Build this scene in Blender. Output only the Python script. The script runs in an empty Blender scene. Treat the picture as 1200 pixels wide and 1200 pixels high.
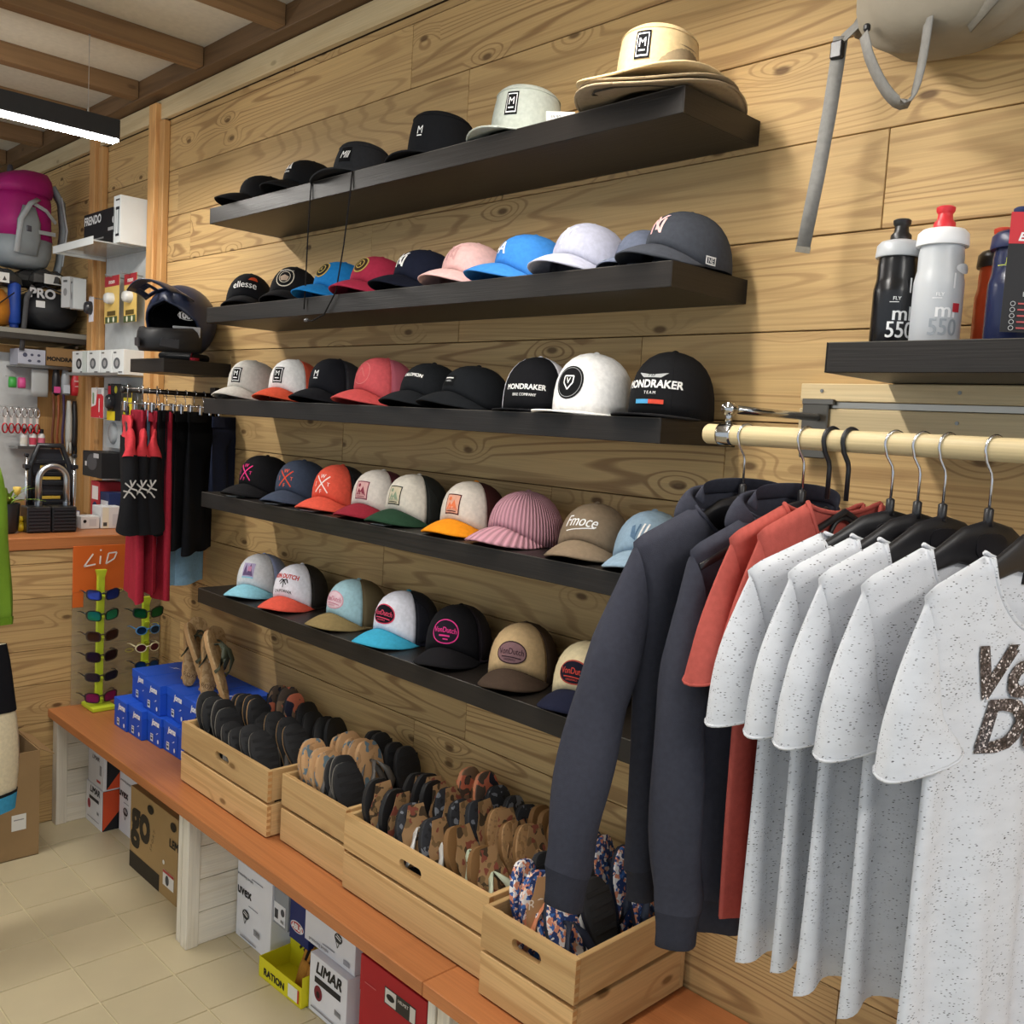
import bpy, bmesh, math, random
from mathutils import Vector, Matrix
PI = math.pi
R = math.radians
rnd = random.Random(7)
SC = bpy.context.scene
COL = SC.collection

# ------------------------------------------------------------------ camera
def set_camera():
    cd = bpy.data.cameras.new('camera'); co = bpy.data.objects.new('camera', cd); COL.objects.link(co)
    yaw, pit, rol = 0.7985, 0.0901, 0.0584
    f = Vector((-math.sin(yaw)*math.cos(pit), math.cos(yaw)*math.cos(pit), -math.sin(pit)))
    r = Vector((math.cos(yaw), math.sin(yaw), 0)); u = r.cross(f)
    r2 = r*math.cos(rol)+u*math.sin(rol); u2 = u*math.cos(rol)-r*math.sin(rol)
    m = Matrix((r2, u2, -f)).transposed().to_4x4(); m.translation = Vector((3.0267, -1.7432, 1.6938))
    co.matrix_world = m
    cd.sensor_width = 36; cd.lens = 36*1117.5/1200; cd.clip_start = .05
    SC.camera = co
set_camera()
# ------------------------------------------------------------------ light
W = bpy.data.worlds.new('world'); SC.world = W; W.use_nodes = True
W.node_tree.nodes['Background'].inputs[0].default_value = (.84, .92, 1.0, 1)
W.node_tree.nodes['Background'].inputs[1].default_value = 0.60
LAMP_POWER = 80.0
SC.view_settings.view_transform = 'Standard'
SC.view_settings.look = 'None'
SC.view_settings.gamma = 1
SC.view_settings.use_curve_mapping = False
SC.view_settings.exposure = 0.55

# ------------------------------------------------------------------ materials
def lin(c):
    if isinstance(c, str):
        c = tuple(int(c[i:i+2], 16)/255 for i in (0, 2, 4))
    return tuple((x/12.92 if x <= .04045 else ((x+.055)/1.055)**2.4) for x in c)
MATS = {}
def newmat(name):
    m = bpy.data.materials.new(name); m.use_nodes = True
    nt = m.node_tree; b = nt.nodes['Principled BSDF']
    return m, nt, b
def N(nt, typ, **kw):
    n = nt.nodes.new(typ)
    for k, v in kw.items():
        if k.startswith('i_'):
            key = k[2:]
            n.inputs[int(key) if key.isdigit() else key].default_value = v
        else: setattr(n, k, v)
    return n
def ramp(nt, stops, interp='LINEAR'):
    n = nt.nodes.new('ShaderNodeValToRGB'); cr = n.color_ramp; cr.interpolation = interp
    while len(cr.elements) > 1: cr.elements.remove(cr.elements[-1])
    for i, (p, c) in enumerate(stops):
        e = cr.elements[0] if i == 0 else cr.elements.new(p)
        e.position = p; e.color = (*c, 1) if len(c) == 3 else c
    return n
def plain(col, rough=.6, metal=0, bump=0, bscale=200, var=0.06, spec=.4, sheen=0):
    key = ('p', col, rough, metal, bump, bscale, var, spec, sheen)
    if key in MATS: return MATS[key]
    m, nt, b = newmat('surface_%d' % len(MATS)); L = nt.links.new
    c = lin(col)
    b.inputs['Roughness'].default_value = rough; b.inputs['Metallic'].default_value = metal
    b.inputs['Specular IOR Level'].default_value = spec
    if sheen: b.inputs['Sheen Weight'].default_value = sheen
    tc = N(nt, 'ShaderNodeTexCoord')
    nz = N(nt, 'ShaderNodeTexNoise', i_Scale=bscale*.15, i_Detail=3); L(tc.outputs['Object'], nz.inputs['Vector'])
    rp = ramp(nt, [(.3, tuple(x*(1-var) for x in c)), (.7, tuple(min(1, x*(1+var)) for x in c))])
    L(nz.outputs[0], rp.inputs[0]); L(rp.outputs[0], b.inputs['Base Color'])
    if bump:
        n2 = N(nt, 'ShaderNodeTexNoise', i_Scale=bscale, i_Detail=2); L(tc.outputs['Object'], n2.inputs['Vector'])
        bp = N(nt, 'ShaderNodeBump', i_Strength=bump, i_Distance=.002); L(n2.outputs[0], bp.inputs['Height']); L(bp.outputs[0], b.inputs['Normal'])
    MATS[key] = m
    return m
def fabric(col, rough=.9, bump=.25): return plain(col, rough, 0, bump, 700, .08, .15, .0)
def plastic(col, rough=.35): return plain(col, rough, 0, 0, 60, .03, .5)
def metal(col='c8c8c8', rough=.25): return plain(col, rough, 1, 0, 60, .03)
def card(col): return plain(col, .55, 0, 0, 80, .03, .3)
def emit(col, s):
    key = ('e', col, s)
    if key in MATS: return MATS[key]
    m, nt, b = newmat('lamp_diffuser'); c = lin(col)
    b.inputs['Base Color'].default_value = (*c, 1); b.inputs['Emission Color'].default_value = (*c, 1); b.inputs['Emission Strength'].default_value = s
    MATS[key] = m; return m
def clear(col, alpha=.35, rough=.2):
    key = ('c', col, alpha, rough)
    if key in MATS: return MATS[key]
    m, nt, b = newmat('clear_%d' % len(MATS)); c = lin(col)
    b.inputs['Base Color'].default_value = (*c, 1); b.inputs['Roughness'].default_value = rough; b.inputs['Alpha'].default_value = alpha
    MATS[key] = m; return m
def wood(axis, light, dark, scale=1.0, ringk=26, knots=.9, rough=.55, seed=0, line=.75, spread=.12, cross=None):
    """plank wood; growth-ring figure from stretched noise, grain along `axis` (0 x, 1 y, 2 z)"""
    if cross is None: cross = 1 if axis == 2 else 2
    key = ('w', axis, light, dark, scale, ringk, knots, rough, line, spread, cross)
    if key in MATS: return MATS[key]
    m, nt, b = newmat('wood_%d' % len(MATS)); L = nt.links.new
    lc, dc = lin(light), lin(dark)
    tc = N(nt, 'ShaderNodeTexCoord'); oi = N(nt, 'ShaderNodeObjectInfo')
    mul = N(nt, 'ShaderNodeVectorMath', operation='MULTIPLY'); L(oi.outputs['Random'], mul.inputs[0]); mul.inputs[1].default_value = (17.3, 23.1, 31.7)
    add = N(nt, 'ShaderNodeVectorMath', operation='ADD'); L(tc.outputs['Object'], add.inputs[0]); L(mul.outputs[0], add.inputs[1])
    def mp(along, cross):
        s = [cross*scale]*3; s[axis] = along*scale
        n = N(nt, 'ShaderNodeMapping'); n.inputs['Scale'].default_value = s; L(add.outputs[0], n.inputs[0]); return n
    vo = N(nt, 'ShaderNodeTexVoronoi', i_Scale=1.0, voronoi_dimensions='2D'); sk = N(nt, 'ShaderNodeSeparateXYZ'); L(mp(2.8, 6.5).outputs[0], sk.inputs[0]); ck = N(nt, 'ShaderNodeCombineXYZ'); L(sk.outputs[axis], ck.inputs[0]); L(sk.outputs[cross], ck.inputs[1]); L(ck.outputs[0], vo.inputs['Vector'])
    kd = N(nt, 'ShaderNodeMapRange', interpolation_type='SMOOTHSTEP'); L(vo.outputs['Distance'], kd.inputs[0])
    kd.inputs[1].default_value = .30; kd.inputs[2].default_value = 0.0; kd.inputs[3].default_value = 0; kd.inputs[4].default_value = .10*knots
    sc_ = N(nt, 'ShaderNodeSeparateColor'); L(vo.outputs['Color'], sc_.inputs[0])
    has = N(nt, 'ShaderNodeMath', operation='GREATER_THAN', i_1=.50); L(sc_.outputs[0], has.inputs[0])
    kd2 = N(nt, 'ShaderNodeMath', operation='MULTIPLY'); L(kd.outputs[0], kd2.inputs[0]); L(has.outputs[0], kd2.inputs[1])
    n1 = N(nt, 'ShaderNodeTexNoise', i_Scale=1.0, i_Detail=1.5, i_Roughness=.45); L(mp(.42, 6.0).outputs[0], n1.inputs['Vector'])
    sm = N(nt, 'ShaderNodeMath', operation='ADD'); L(n1.outputs[0], sm.inputs[0]); L(kd2.outputs[0], sm.inputs[1])
    k = N(nt, 'ShaderNodeMath', operation='MULTIPLY', i_1=ringk*3.6); L(sm.outputs[0], k.inputs[0])
    sn = N(nt, 'ShaderNodeMath', operation='SINE'); L(k.outputs[0], sn.inputs[0])
    rr = N(nt, 'ShaderNodeMapRange'); L(sn.outputs[0], rr.inputs[0]); rr.inputs[1].default_value = .45; rr.inputs[2].default_value = .95; rr.inputs[3].default_value = 0; rr.inputs[4].default_value = line
    n3 = N(nt, 'ShaderNodeTexNoise', i_Scale=1.0, i_Detail=2); L(mp(.9, 55).outputs[0], n3.inputs['Vector'])
    r3 = N(nt, 'ShaderNodeMapRange'); L(n3.outputs[0], r3.inputs[0]); r3.inputs[1].default_value = .54; r3.inputs[2].default_value = .66; r3.inputs[3].default_value = 0; r3.inputs[4].default_value = line*.6
    rmax = N(nt, 'ShaderNodeMath', operation='MAXIMUM'); L(rr.outputs[0], rmax.inputs[0]); L(r3.outputs[0], rmax.inputs[1])
    fib = N(nt, 'ShaderNodeTexNoise', i_Scale=1.0, i_Detail=3); L(mp(5, 260).outputs[0], fib.inputs['Vector'])
    big = N(nt, 'ShaderNodeTexNoise', i_Scale=1.0, i_Detail=2); L(mp(.8, 3).outputs[0], big.inputs['Vector'])
    base = ramp(nt, [(.25, tuple(x*(1-spread*1.6) for x in lc)), (.75, tuple(min(1, x*(1+spread)) for x in lc))]); L(big.outputs[0], base.inputs[0])
    # fade of the line strength across the board
    fade = N(nt, 'ShaderNodeMapRange'); L(big.outputs[0], fade.inputs[0]); fade.inputs[1].default_value = .3; fade.inputs[2].default_value = .65; fade.inputs[3].default_value = .25; fade.inputs[4].default_value = 1
    ml = N(nt, 'ShaderNodeMath', operation='MULTIPLY'); L(rmax.outputs[0], ml.inputs[0]); L(fade.outputs[0], ml.inputs[1])
    mx = N(nt, 'ShaderNodeMix', data_type='RGBA'); L(ml.outputs[0], mx.inputs[0]); L(base.outputs[0], mx.inputs[6]); mx.inputs[7].default_value = (*dc, 1)
    kc = N(nt, 'ShaderNodeMapRange', interpolation_type='SMOOTHSTEP'); L(vo.outputs['Distance'], kc.inputs[0]); kc.inputs[1].default_value = .075; kc.inputs[2].default_value = .03; kc.inputs[3].default_value = 0; kc.inputs[4].default_value = .8*min(1, knots*1.2)
    kc2 = N(nt, 'ShaderNodeMath', operation='MULTIPLY'); L(kc.outputs[0], kc2.inputs[0]); L(has.outputs[0], kc2.inputs[1])
    mk = N(nt, 'ShaderNodeMix', data_type='RGBA'); L(kc2.outputs[0], mk.inputs[0]); L(mx.outputs[2], mk.inputs[6]); mk.inputs[7].default_value = (*[x*.45 for x in dc], 1)
    fm = N(nt, 'ShaderNodeMapRange'); L(fib.outputs[0], fm.inputs[0]); fm.inputs[1].default_value = .3; fm.inputs[2].default_value = .7; fm.inputs[3].default_value = .9; fm.inputs[4].default_value = 1.06
    # board to board tone
    tone = N(nt, 'ShaderNodeMapRange'); L(oi.outputs['Random'], tone.inputs[0]); tone.inputs[3].default_value = .86; tone.inputs[4].default_value = 1.07
    tm = N(nt, 'ShaderNodeMath', operation='MULTIPLY'); L(fm.outputs[0], tm.inputs[0]); L(tone.outputs[0], tm.inputs[1])
    fin = N(nt, 'ShaderNodeVectorMath', operation='SCALE'); L(mk.outputs[2], fin.inputs[0]); L(tm.outputs[0], fin.inputs['Scale'])
    L(fin.outputs[0], b.inputs['Base Color'])
    b.inputs['Roughness'].default_value = rough; b.inputs['Specular IOR Level'].default_value = .3
    bp = N(nt, 'ShaderNodeBump', i_Strength=.25, i_Distance=.002); L(fib.outputs[0], bp.inputs['Height']); L(bp.outputs[0], b.inputs['Normal'])
    MATS[key] = m; return m
def speckle(base, dark, scale=300):
    key = ('s', base, dark)
    if key in MATS: return MATS[key]
    m, nt, b = newmat('speckled_jersey'); L = nt.links.new
    tc = N(nt, 'ShaderNodeTexCoord')
    mp = N(nt, 'ShaderNodeMapping'); mp.inputs['Scale'].default_value = (1, .55, 1.7); mp.inputs['Rotation'].default_value = (.25, 0, 0); L(tc.outputs['Object'], mp.inputs[0])
    vo = N(nt, 'ShaderNodeTexVoronoi', i_Scale=scale); L(mp.outputs[0], vo.inputs['Vector'])
    lt = N(nt, 'ShaderNodeMath', operation='LESS_THAN', i_1=.34); L(vo.outputs['Distance'], lt.inputs[0])
    sp = N(nt, 'ShaderNodeSeparateColor'); L(vo.outputs['Color'], sp.inputs[0])
    gt = N(nt, 'ShaderNodeMath', operation='GREATER_THAN', i_1=.70); L(sp.outputs[0], gt.inputs[0])
    mu = N(nt, 'ShaderNodeMath', operation='MULTIPLY'); L(lt.outputs[0], mu.inputs[0]); L(gt.outputs[0], mu.inputs[1])
    m2 = N(nt, 'ShaderNodeMath', operation='MULTIPLY'); L(mu.outputs[0], m2.inputs[0]); L(sp.outputs[1], m2.inputs[1])
    nz = N(nt, 'ShaderNodeTexNoise', i_Scale=35, i_Detail=4); L(mp.outputs[0], nz.inputs['Vector'])
    c = lin(base)
    rp = ramp(nt, [(.35, tuple(x*.93 for x in c)), (.65, c)]); L(nz.outputs[0], rp.inputs[0])
    mx = N(nt, 'ShaderNodeMix', data_type='RGBA'); L(m2.outputs[0], mx.inputs[0]); L(rp.outputs[0], mx.inputs[6]); mx.inputs[7].default_value = (*lin(dark), 1)
    L(mx.outputs[2], b.inputs['Base Color']); b.inputs['Roughness'].default_value = .95; b.inputs['Specular IOR Level'].default_value = .1
    n2 = N(nt, 'ShaderNodeTexNoise', i_Scale=700); L(tc.outputs['Object'], n2.inputs['Vector'])
    bp = N(nt, 'ShaderNodeBump', i_Strength=.15, i_Distance=.002); L(n2.outputs[0], bp.inputs['Height']); L(bp.outputs[0], b.inputs['Normal'])
    MATS[key] = m; return m
def printed(base, cols, scale=30, thr=.52, rough=.7):
    """all-over pattern print (camouflage, floral, bark)"""
    key = ('pr', base, tuple(cols), scale, thr)
    if key in MATS: return MATS[key]
    m, nt, b = newmat('printed_%d' % len(MATS)); L = nt.links.new
    tc = N(nt, 'ShaderNodeTexCoord'); oi = N(nt, 'ShaderNodeObjectInfo')
    add = N(nt, 'ShaderNodeVectorMath', operation='ADD'); L(tc.outputs['Object'], add.inputs[0]); L(oi.outputs['Random'], add.inputs[1])
    cur = None
    for i, c in enumerate(cols):
        nz = N(nt, 'ShaderNodeTexNoise', i_Scale=scale*(1+.3*i), i_Detail=1.5); L(add.outputs[0], nz.inputs['Vector'])
        off = N(nt, 'ShaderNodeVectorMath', operation='ADD'); L(add.outputs[0], off.inputs[0]); off.inputs[1].default_value = (i*3.1, i*1.7, i*.9); L(off.outputs[0], nz.inputs['Vector'])
        g = N(nt, 'ShaderNodeMath', operation='GREATER_THAN', i_1=thr+.02*i); L(nz.outputs[0], g.inputs[0])
        mx = N(nt, 'ShaderNodeMix', data_type='RGBA'); L(g.outputs[0], mx.inputs[0])
        if cur is None: mx.inputs[6].default_value = (*lin(base), 1)
        else: L(cur, mx.inputs[6])
        mx.inputs[7].default_value = (*lin(c), 1); cur = mx.outputs[2]
    L(cur, b.inputs['Base Color']); b.inputs['Roughness'].default_value = rough
    MATS[key] = m; return m
def mesh_fabric(col, alpha=.6):
    return clear(col, alpha, .8)

# ------------------------------------------------------------------ mesh building
class MB:
    def __init__(s): s.v = []; s.f = []; s.m = []
    def add(s, vs, fs, mi=0):
        b = len(s.v); s.v += [tuple(v) for v in vs]; s.f += [tuple(i+b for i in f) for f in fs]; s.m += [mi]*len(fs); return s
    def box(s, x0, x1, y0, y1, z0, z1, mi=0):
        if x0 > x1: x0, x1 = x1, x0
        if y0 > y1: y0, y1 = y1, y0
        if z0 > z1: z0, z1 = z1, z0
        v = [(x, y, z) for z in (z0, z1) for y in (y0, y1) for x in (x0, x1)]
        return s.add(v, [(0, 2, 3, 1), (4, 5, 7, 6), (0, 1, 5, 4), (2, 6, 7, 3), (0, 4, 6, 2), (1, 3, 7, 5)], mi)
    def grid(s, rows, closed=False, mi=0, cap0=False, cap1=False):
        n = len(rows[0]); vs = [p for r in rows for p in r]; fs = []
        for i in range(len(rows)-1):
            for j in range(n if closed else n-1):
                k = (j+1) % n
                fs.append((i*n+j, i*n+k, (i+1)*n+k, (i+1)*n+j))
        if cap0: fs.append(tuple(range(n))[::-1])
        if cap1: fs.append(tuple((len(rows)-1)*n+j for j in range(n)))
        return s.add(vs, fs, mi)
    def tube(s, pts, r, seg=8, mi=0, caps=True):
        pts = [Vector(p) for p in pts]; rows = []; prev = None
        for i, p in enumerate(pts):
            d = (pts[min(i+1, len(pts)-1)]-pts[max(i-1, 0)])
            if d.length < 1e-9: d = Vector((0, 0, 1))
            d.normalize()
            if prev is None:
                a = Vector((0, 0, 1)) if abs(d.z) < .9 else Vector((1, 0, 0))
                prev = d.cross(a).normalized()
            e = (prev-d*prev.dot(d))
            e = e.normalized() if e.length > 1e-6 else d.orthogonal().normalized()
            prev = e; g = d.cross(e); rr = r[i] if isinstance(r, (list, tuple)) else r
            rows.append([p+(e*math.cos(2*PI*k/seg)+g*math.sin(2*PI*k/seg))*rr for k in range(seg)])
        return s.grid(rows, True, mi, caps, caps)
    def ribbon(s, pts, wdir, w, t=.0015, mi=0):
        """flat strap of width w along wdir (vector or list), thickness t"""
        pts = [Vector(p) for p in pts]; rows = []
        for i, p in enumerate(pts):
            d = (pts[min(i+1, len(pts)-1)]-pts[max(i-1, 0)]).normalized()
            wd = Vector(wdir[i] if isinstance(wdir, list) else wdir); wd = (wd-d*wd.dot(d))
            wd = wd.normalized() if wd.length > 1e-5 else d.orthogonal().normalized()
            n = d.cross(wd).normalized(); ww = w[i] if isinstance(w, list) else w
            rows.append([p+wd*ww/2+n*t/2, p-wd*ww/2+n*t/2, p-wd*ww/2-n*t/2, p+wd*ww/2-n*t/2])
        return s.grid(rows, True, mi, True, True)
    def lathe(s, prof, seg=24, c=(0, 0, 0), mi=0, axis='z'):
        rows = []
        for (r, z) in prof:
            row = []
            for k in range(seg):
                a = 2*PI*k/seg; x, y = r*math.cos(a), r*math.sin(a)
                row.append((c[0]+x, c[1]+y, c[2]+z) if axis == 'z' else ((c[0]+z, c[1]+x, c[2]+y) if axis == 'x' else (c[0]+y, c[1]+z, c[2]+x)))
            rows.append(row)
        return s.grid(rows, True, mi, True, True)
    def prism(s, poly, fn, t0, t1, mi=0, mi_side=None):
        """poly 2D; fn(u,v,t)->3D; extruded from t0 to t1"""
        n = len(poly); vs = [fn(u, v, t0) for u, v in poly]+[fn(u, v, t1) for u, v in poly]
        s.add(vs, [tuple(range(n))[::-1], tuple(range(n, 2*n))], mi)
        s.add(vs, [(i, (i+1) % n, n+(i+1) % n, n+i) for i in range(n)], mi if mi_side is None else mi_side)
        return s
    def build(s, name, mats, parent=None, smooth=False, bevel=0, loc=None, solid=0, sub=0, seg=1):
        me = bpy.data.meshes.new(name); me.from_pydata([tuple(v) for v in s.v], [], s.f)
        mats = mats if isinstance(mats, (list, tuple)) else [mats]
        for m in mats: me.materials.append(m)
        if len(mats) > 1: me.polygons.foreach_set('material_index', s.m)
        bm = bmesh.new(); bm.from_mesh(me); bmesh.ops.remove_doubles(bm, verts=bm.verts, dist=1e-5); bmesh.ops.recalc_face_normals(bm, faces=bm.faces); bm.to_mesh(me); bm.free()
        if smooth: me.polygons.foreach_set('use_smooth', [True]*len(me.polygons))
        if smooth == 'auto': me.set_sharp_from_angle(angle=R(42))
        o = bpy.data.objects.new(name, me); COL.objects.link(o)
        if parent is not None: o.parent = parent
        if loc: o.location = loc
        if solid:
            md = o.modifiers.new('solid', 'SOLIDIFY'); md.thickness = solid; md.offset = 0
        if sub:
            md = o.modifiers.new('sub', 'SUBSURF'); md.levels = sub; md.render_levels = sub
        if bevel:
            md = o.modifiers.new('bevel', 'BEVEL'); md.width = bevel; md.segments = seg; md.limit_method = 'ANGLE'; md.angle_limit = R(40)
        return o
def tag(o, label, cat, group=None):
    o['label'] = label; o['category'] = cat
    if group: o['group'] = group
    return o
def struct(o): o['kind'] = 'structure'; return o
def thing(name, label, cat, loc=(0, 0, 0), rz=0, group=None, rot=None):
    o = bpy.data.objects.new(name, None); COL.objects.link(o); o.location = loc
    o.rotation_euler = rot if rot else (0, 0, rz); o.empty_display_size = .05
    return tag(o, label, cat, group)
def copy_tree(o, parent=None):
    c = o.copy(); COL.objects.link(c); c.parent = parent
    for ch in list(KIDS.get(o.name, [])) or [x for x in o.children]: copy_tree(ch, c)
    return c
KIDS = {}
TXT = {}
def text2d(s, size=1.0, bold=.0, shear=0.0, space=1.0):
    """flat lettering as 2D triangles, centred on (0,0)"""
    key = (s, shear, space)
    if key not in TXT:
        cu = bpy.data.curves.new('lettering', 'FONT'); cu.body = s; cu.size = 1; cu.shear = shear; cu.space_character = space
        cu.align_x = 'CENTER'; cu.align_y = 'CENTER'; cu.resolution_u = 3; cu.fill_mode = 'FRONT'
        o = bpy.data.objects.new('lettering', cu); COL.objects.link(o)
        dg = bpy.context.evaluated_depsgraph_get(); e = o.evaluated_get(dg); me = e.to_mesh()
        vs = [(v.co.x, v.co.y) for v in me.vertices]; fs = [tuple(p.vertices) for p in me.polygons]
        e.to_mesh_clear(); bpy.data.objects.remove(o); bpy.data.curves.remove(cu)
        if vs:
            cx = (min(v[0] for v in vs)+max(v[0] for v in vs))/2; cy = (min(v[1] for v in vs)+max(v[1] for v in vs))/2
            vs = [(x-cx, y-cy) for x, y in vs]
        TXT[key] = (vs, fs)
    vs, fs = TXT[key]
    return [(x*size, y*size) for x, y in vs], fs
def ellipse2d(a, b, n=28, sq=1.0):
    return [(a*math.copysign(abs(math.cos(2*PI*k/n))**sq, math.cos(2*PI*k/n)), b*math.copysign(abs(math.sin(2*PI*k/n))**sq, math.sin(2*PI*k/n))) for k in range(n)]
def shape2d(d):
    """decal description -> (verts, faces)"""
    k = d[0]
    if k == 'text':
        _, s, u, v, size = d[:5]; o = d[5] if len(d) > 5 and isinstance(d[5], dict) else {}
        vs, fs = text2d(s, size, o.get('bold', .015), o.get('shear', 0), o.get('space', 1))
        sx = o.get('sx', 1); a = o.get('rot', 0); ca, sa = math.cos(a), math.sin(a)
        return [(u+(x*sx)*ca-y*sa, v+(x*sx)*sa+y*ca) for x, y in vs], fs
    if k == 'rect':
        _, u, v, w, h = d[:5]; n = 4
        xs = [u-w/2+w*i/n for i in range(n+1)]; ys = [v-h/2+h*i/n for i in range(n+1)]
        return [(x, y) for y in ys for x in xs], [(j*(n+1)+i, j*(n+1)+i+1, (j+1)*(n+1)+i+1, (j+1)*(n+1)+i) for j in range(n) for i in range(n)]
    if k == 'disc':
        _, u, v, a, b = d[:5]; n = 28; vs = [(u, v)]; fs = []
        for r in (.5, 1.0):
            vs += [(u+a*r*math.cos(2*PI*i/n), v+b*r*math.sin(2*PI*i/n)) for i in range(n)]
        fs += [(0, 1+i, 1+(i+1) % n) for i in range(n)]+[(1+i, 1+n+i, 1+n+(i+1) % n, 1+(i+1) % n) for i in range(n)]
        return vs, fs
    if k == 'ring':
        _, u, v, a, b, t = d[:6]; n = 32
        vs = [(u+(a-q)*math.cos(2*PI*i/n), v+(b-q)*math.sin(2*PI*i/n)) for q in (0, t) for i in range(n)]
        return vs, [(i, (i+1) % n, n+(i+1) % n, n+i) for i in range(n)]
    if k == 'line':
        _, pts, w = d[:3]; vs = []; fs = []
        for (x0, y0), (x1, y1) in zip(pts[:-1], pts[1:]):
            dx, dy = x1-x0, y1-y0; l = math.hypot(dx, dy) or 1; nx, ny = -dy/l*w/2, dx/l*w/2; b = len(vs); m = 4
            for i in range(m+1):
                q = i/m; vs += [(x0+dx*q+nx, y0+dy*q+ny), (x0+dx*q-nx, y0+dy*q-ny)]
            fs += [(b+2*i, b+2*i+1, b+2*i+3, b+2*i+2) for i in range(m)]
        return vs, fs
    if k == 'poly':
        _, pts = d[:2]; return list(pts), [tuple(range(len(pts)))]
def refine(vs, fs, L):
    bm = bmesh.new(); bv = [bm.verts.new((x, y, 0)) for x, y in vs]
    for f in fs:
        try: bm.faces.new([bv[i] for i in f])
        except ValueError: pass
    for _ in range(3):
        es = [e for e in bm.edges if e.calc_length() > L]
        if not es: break
        bmesh.ops.subdivide_edges(bm, edges=es, cuts=1)
        bmesh.ops.triangulate(bm, faces=[f for f in bm.faces if len(f.verts) > 4])
    bm.verts.index_update(); vs = [(v.co.x, v.co.y) for v in bm.verts]; fs = [tuple(v.index for v in f.verts) for f in bm.faces]; bm.free()
    return vs, fs
def decals(items, fn, parent, eps=.0012, step=.0006, name='logo', fine=0):
    """items: list of (description, material); each becomes a thin print on the surface fn(u,v,offset)"""
    for i, (d, m) in enumerate(items):
        vs, fs = shape2d(d)
        if not vs: continue
        nm = {'text': 'lettering'}.get(d[0], name)
        off = eps+step*i
        if fine and d[0] in ('text', 'poly', 'line'): vs, fs = refine(vs, fs, fine)
        sh = ((0, 0),)
        if d[0] == 'text':       # heavier strokes: thin layers of the lettering, slightly shifted, each a hair above the last
            b = (d[5] if len(d) > 5 else {}).get('bold', .015)*d[4]
            sh = ((b, b), (-b, b), (b, -b), (-b, -b)) if b > .02*d[4] else ((b, 0), (-b, 0)) if b > .005*d[4] else sh
        mb = MB()
        for k, (dx, dy) in enumerate(sh):
            mb.add([fn(u+dx, v+dy, off+.00008*k) for u, v in vs], fs)
        mb.build(nm, m, parent)
def plane_fn(o, ux, vx):
    o, ux, vx = Vector(o), Vector(ux).normalized(), Vector(vx).normalized(); n = ux.cross(vx)
    return lambda u, v, t: o+ux*u+vx*v+n*t
# ------------------------------------------------------------------ the room
WALLWOOD = wood(0, 'c8a671', '7a5330', 1.0, 46, 1.0, .6, 0, .62)
WALLWOOD_Y = wood(1, 'c8a671', '7a5330', 1.0, 46, 1.0, .6, 0, .6)
ROW0, ROWH = 2.283, .184
def rows():
    zs = [0.0]; k = -12
    while ROW0+k*ROWH < 2.86:
        zs.append(ROW0+k*ROWH); k += 1
    zs.append(2.86); return zs
def build_walls():
    zs = rows()
    core = struct(MB().box(-4.2, 4.2, .016, .10, 0, 3.05).build('wall_back', plain('4a3420', .9)))
    rr = random.Random(3)
    for i in range(len(zs)-1):
        z0, z1 = zs[i]+.0012, zs[i+1]-.0012
        if abs(zs[i]-(ROW0-ROWH)) < .01: cuts = [-2.6, -.9, .55, 2.178]
        else:
            x = -4.2+rr.uniform(.5, 2.2); cuts = []
            while x < 4.0: cuts.append(x); x += rr.uniform(1.4, 2.6)
        xs = [-4.2]+cuts+[4.2]
        for a, b in zip(xs[:-1], xs[1:]):
            d = rr.uniform(0, .0012)
            MB().box(a+.0008, b-.0008, d, .018, z0, z1).build('plank', WALLWOOD, core, bevel=.0012)
    # low partition with the counter on it
    core2 = struct(MB().box(-.97, -.896, -2.6, 0, 0, 1.105).build('wall_left', plain('4a3420', .9)))
    z = .03; zs2 = [0.0, .227, .413, .57, .709, .915, 1.051, 1.105]
    for a, b in zip(zs2[:-1], zs2[1:]):
        MB().box(-.898, -.88, -2.6, -.002, a+.001, b-.001).build('plank', WALLWOOD_Y, core2, bevel=.0012)
    struct(MB().box(-4.3, -4.2, -3, .1, 0, 3.05).build('wall_far', plain('8a8478', .9)))
build_walls()
def build_posts():
    pm = wood(2, 'cf9f66', 'a87443', 1.5, 14, .5, .5, 0, .45)
    for i, (x0, x1) in enumerate(((-1.005, -.895), (-1.655, -1.545))):
        z0 = 1.16
        o = struct(MB().box(x0, x1-.045, -.045, 0, z0, 2.925).build('trim_%d' % (i+1), pm, bevel=.003))
        MB().box(x1-.044, x1, -.028, 0, z0, 2.855).build('batten', pm, o, bevel=.003)
    o = struct(MB().box(-4.2, 4.2, -.022, .0, 2.862, 2.94).build('trim_3', wood(0, 'd8c39a', 'b39768', 1, 10, .5, .6, 0, .35), bevel=.002))
build_posts()
def build_ceiling():
    c = struct(MB().box(-4.2, 4.2, -4.2, .1, 3.02, 3.06).build('ceiling', plain('cfc8b8', .9, 0, .15, 300, .05)))
    dm = wood(1, '8a6b4a', '5c4430', 1, 16, .5, .6, 0, .5); dmx = wood(0, '755a3e', '4e3a28', 1, 16, .5, .6, 0, .5)
    MB().box(-4.2, 4.2, -.075, -.0, 2.945, 3.02).build('wall_plate', dmx, c, bevel=.002)
    for k in range(-6, 7):
        x = .124+k*.58
        MB().box(x-.062, x, -4.2, -.077, 2.95, 3.02).build('rafter', dm, c, bevel=.002)
build_ceiling()
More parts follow.
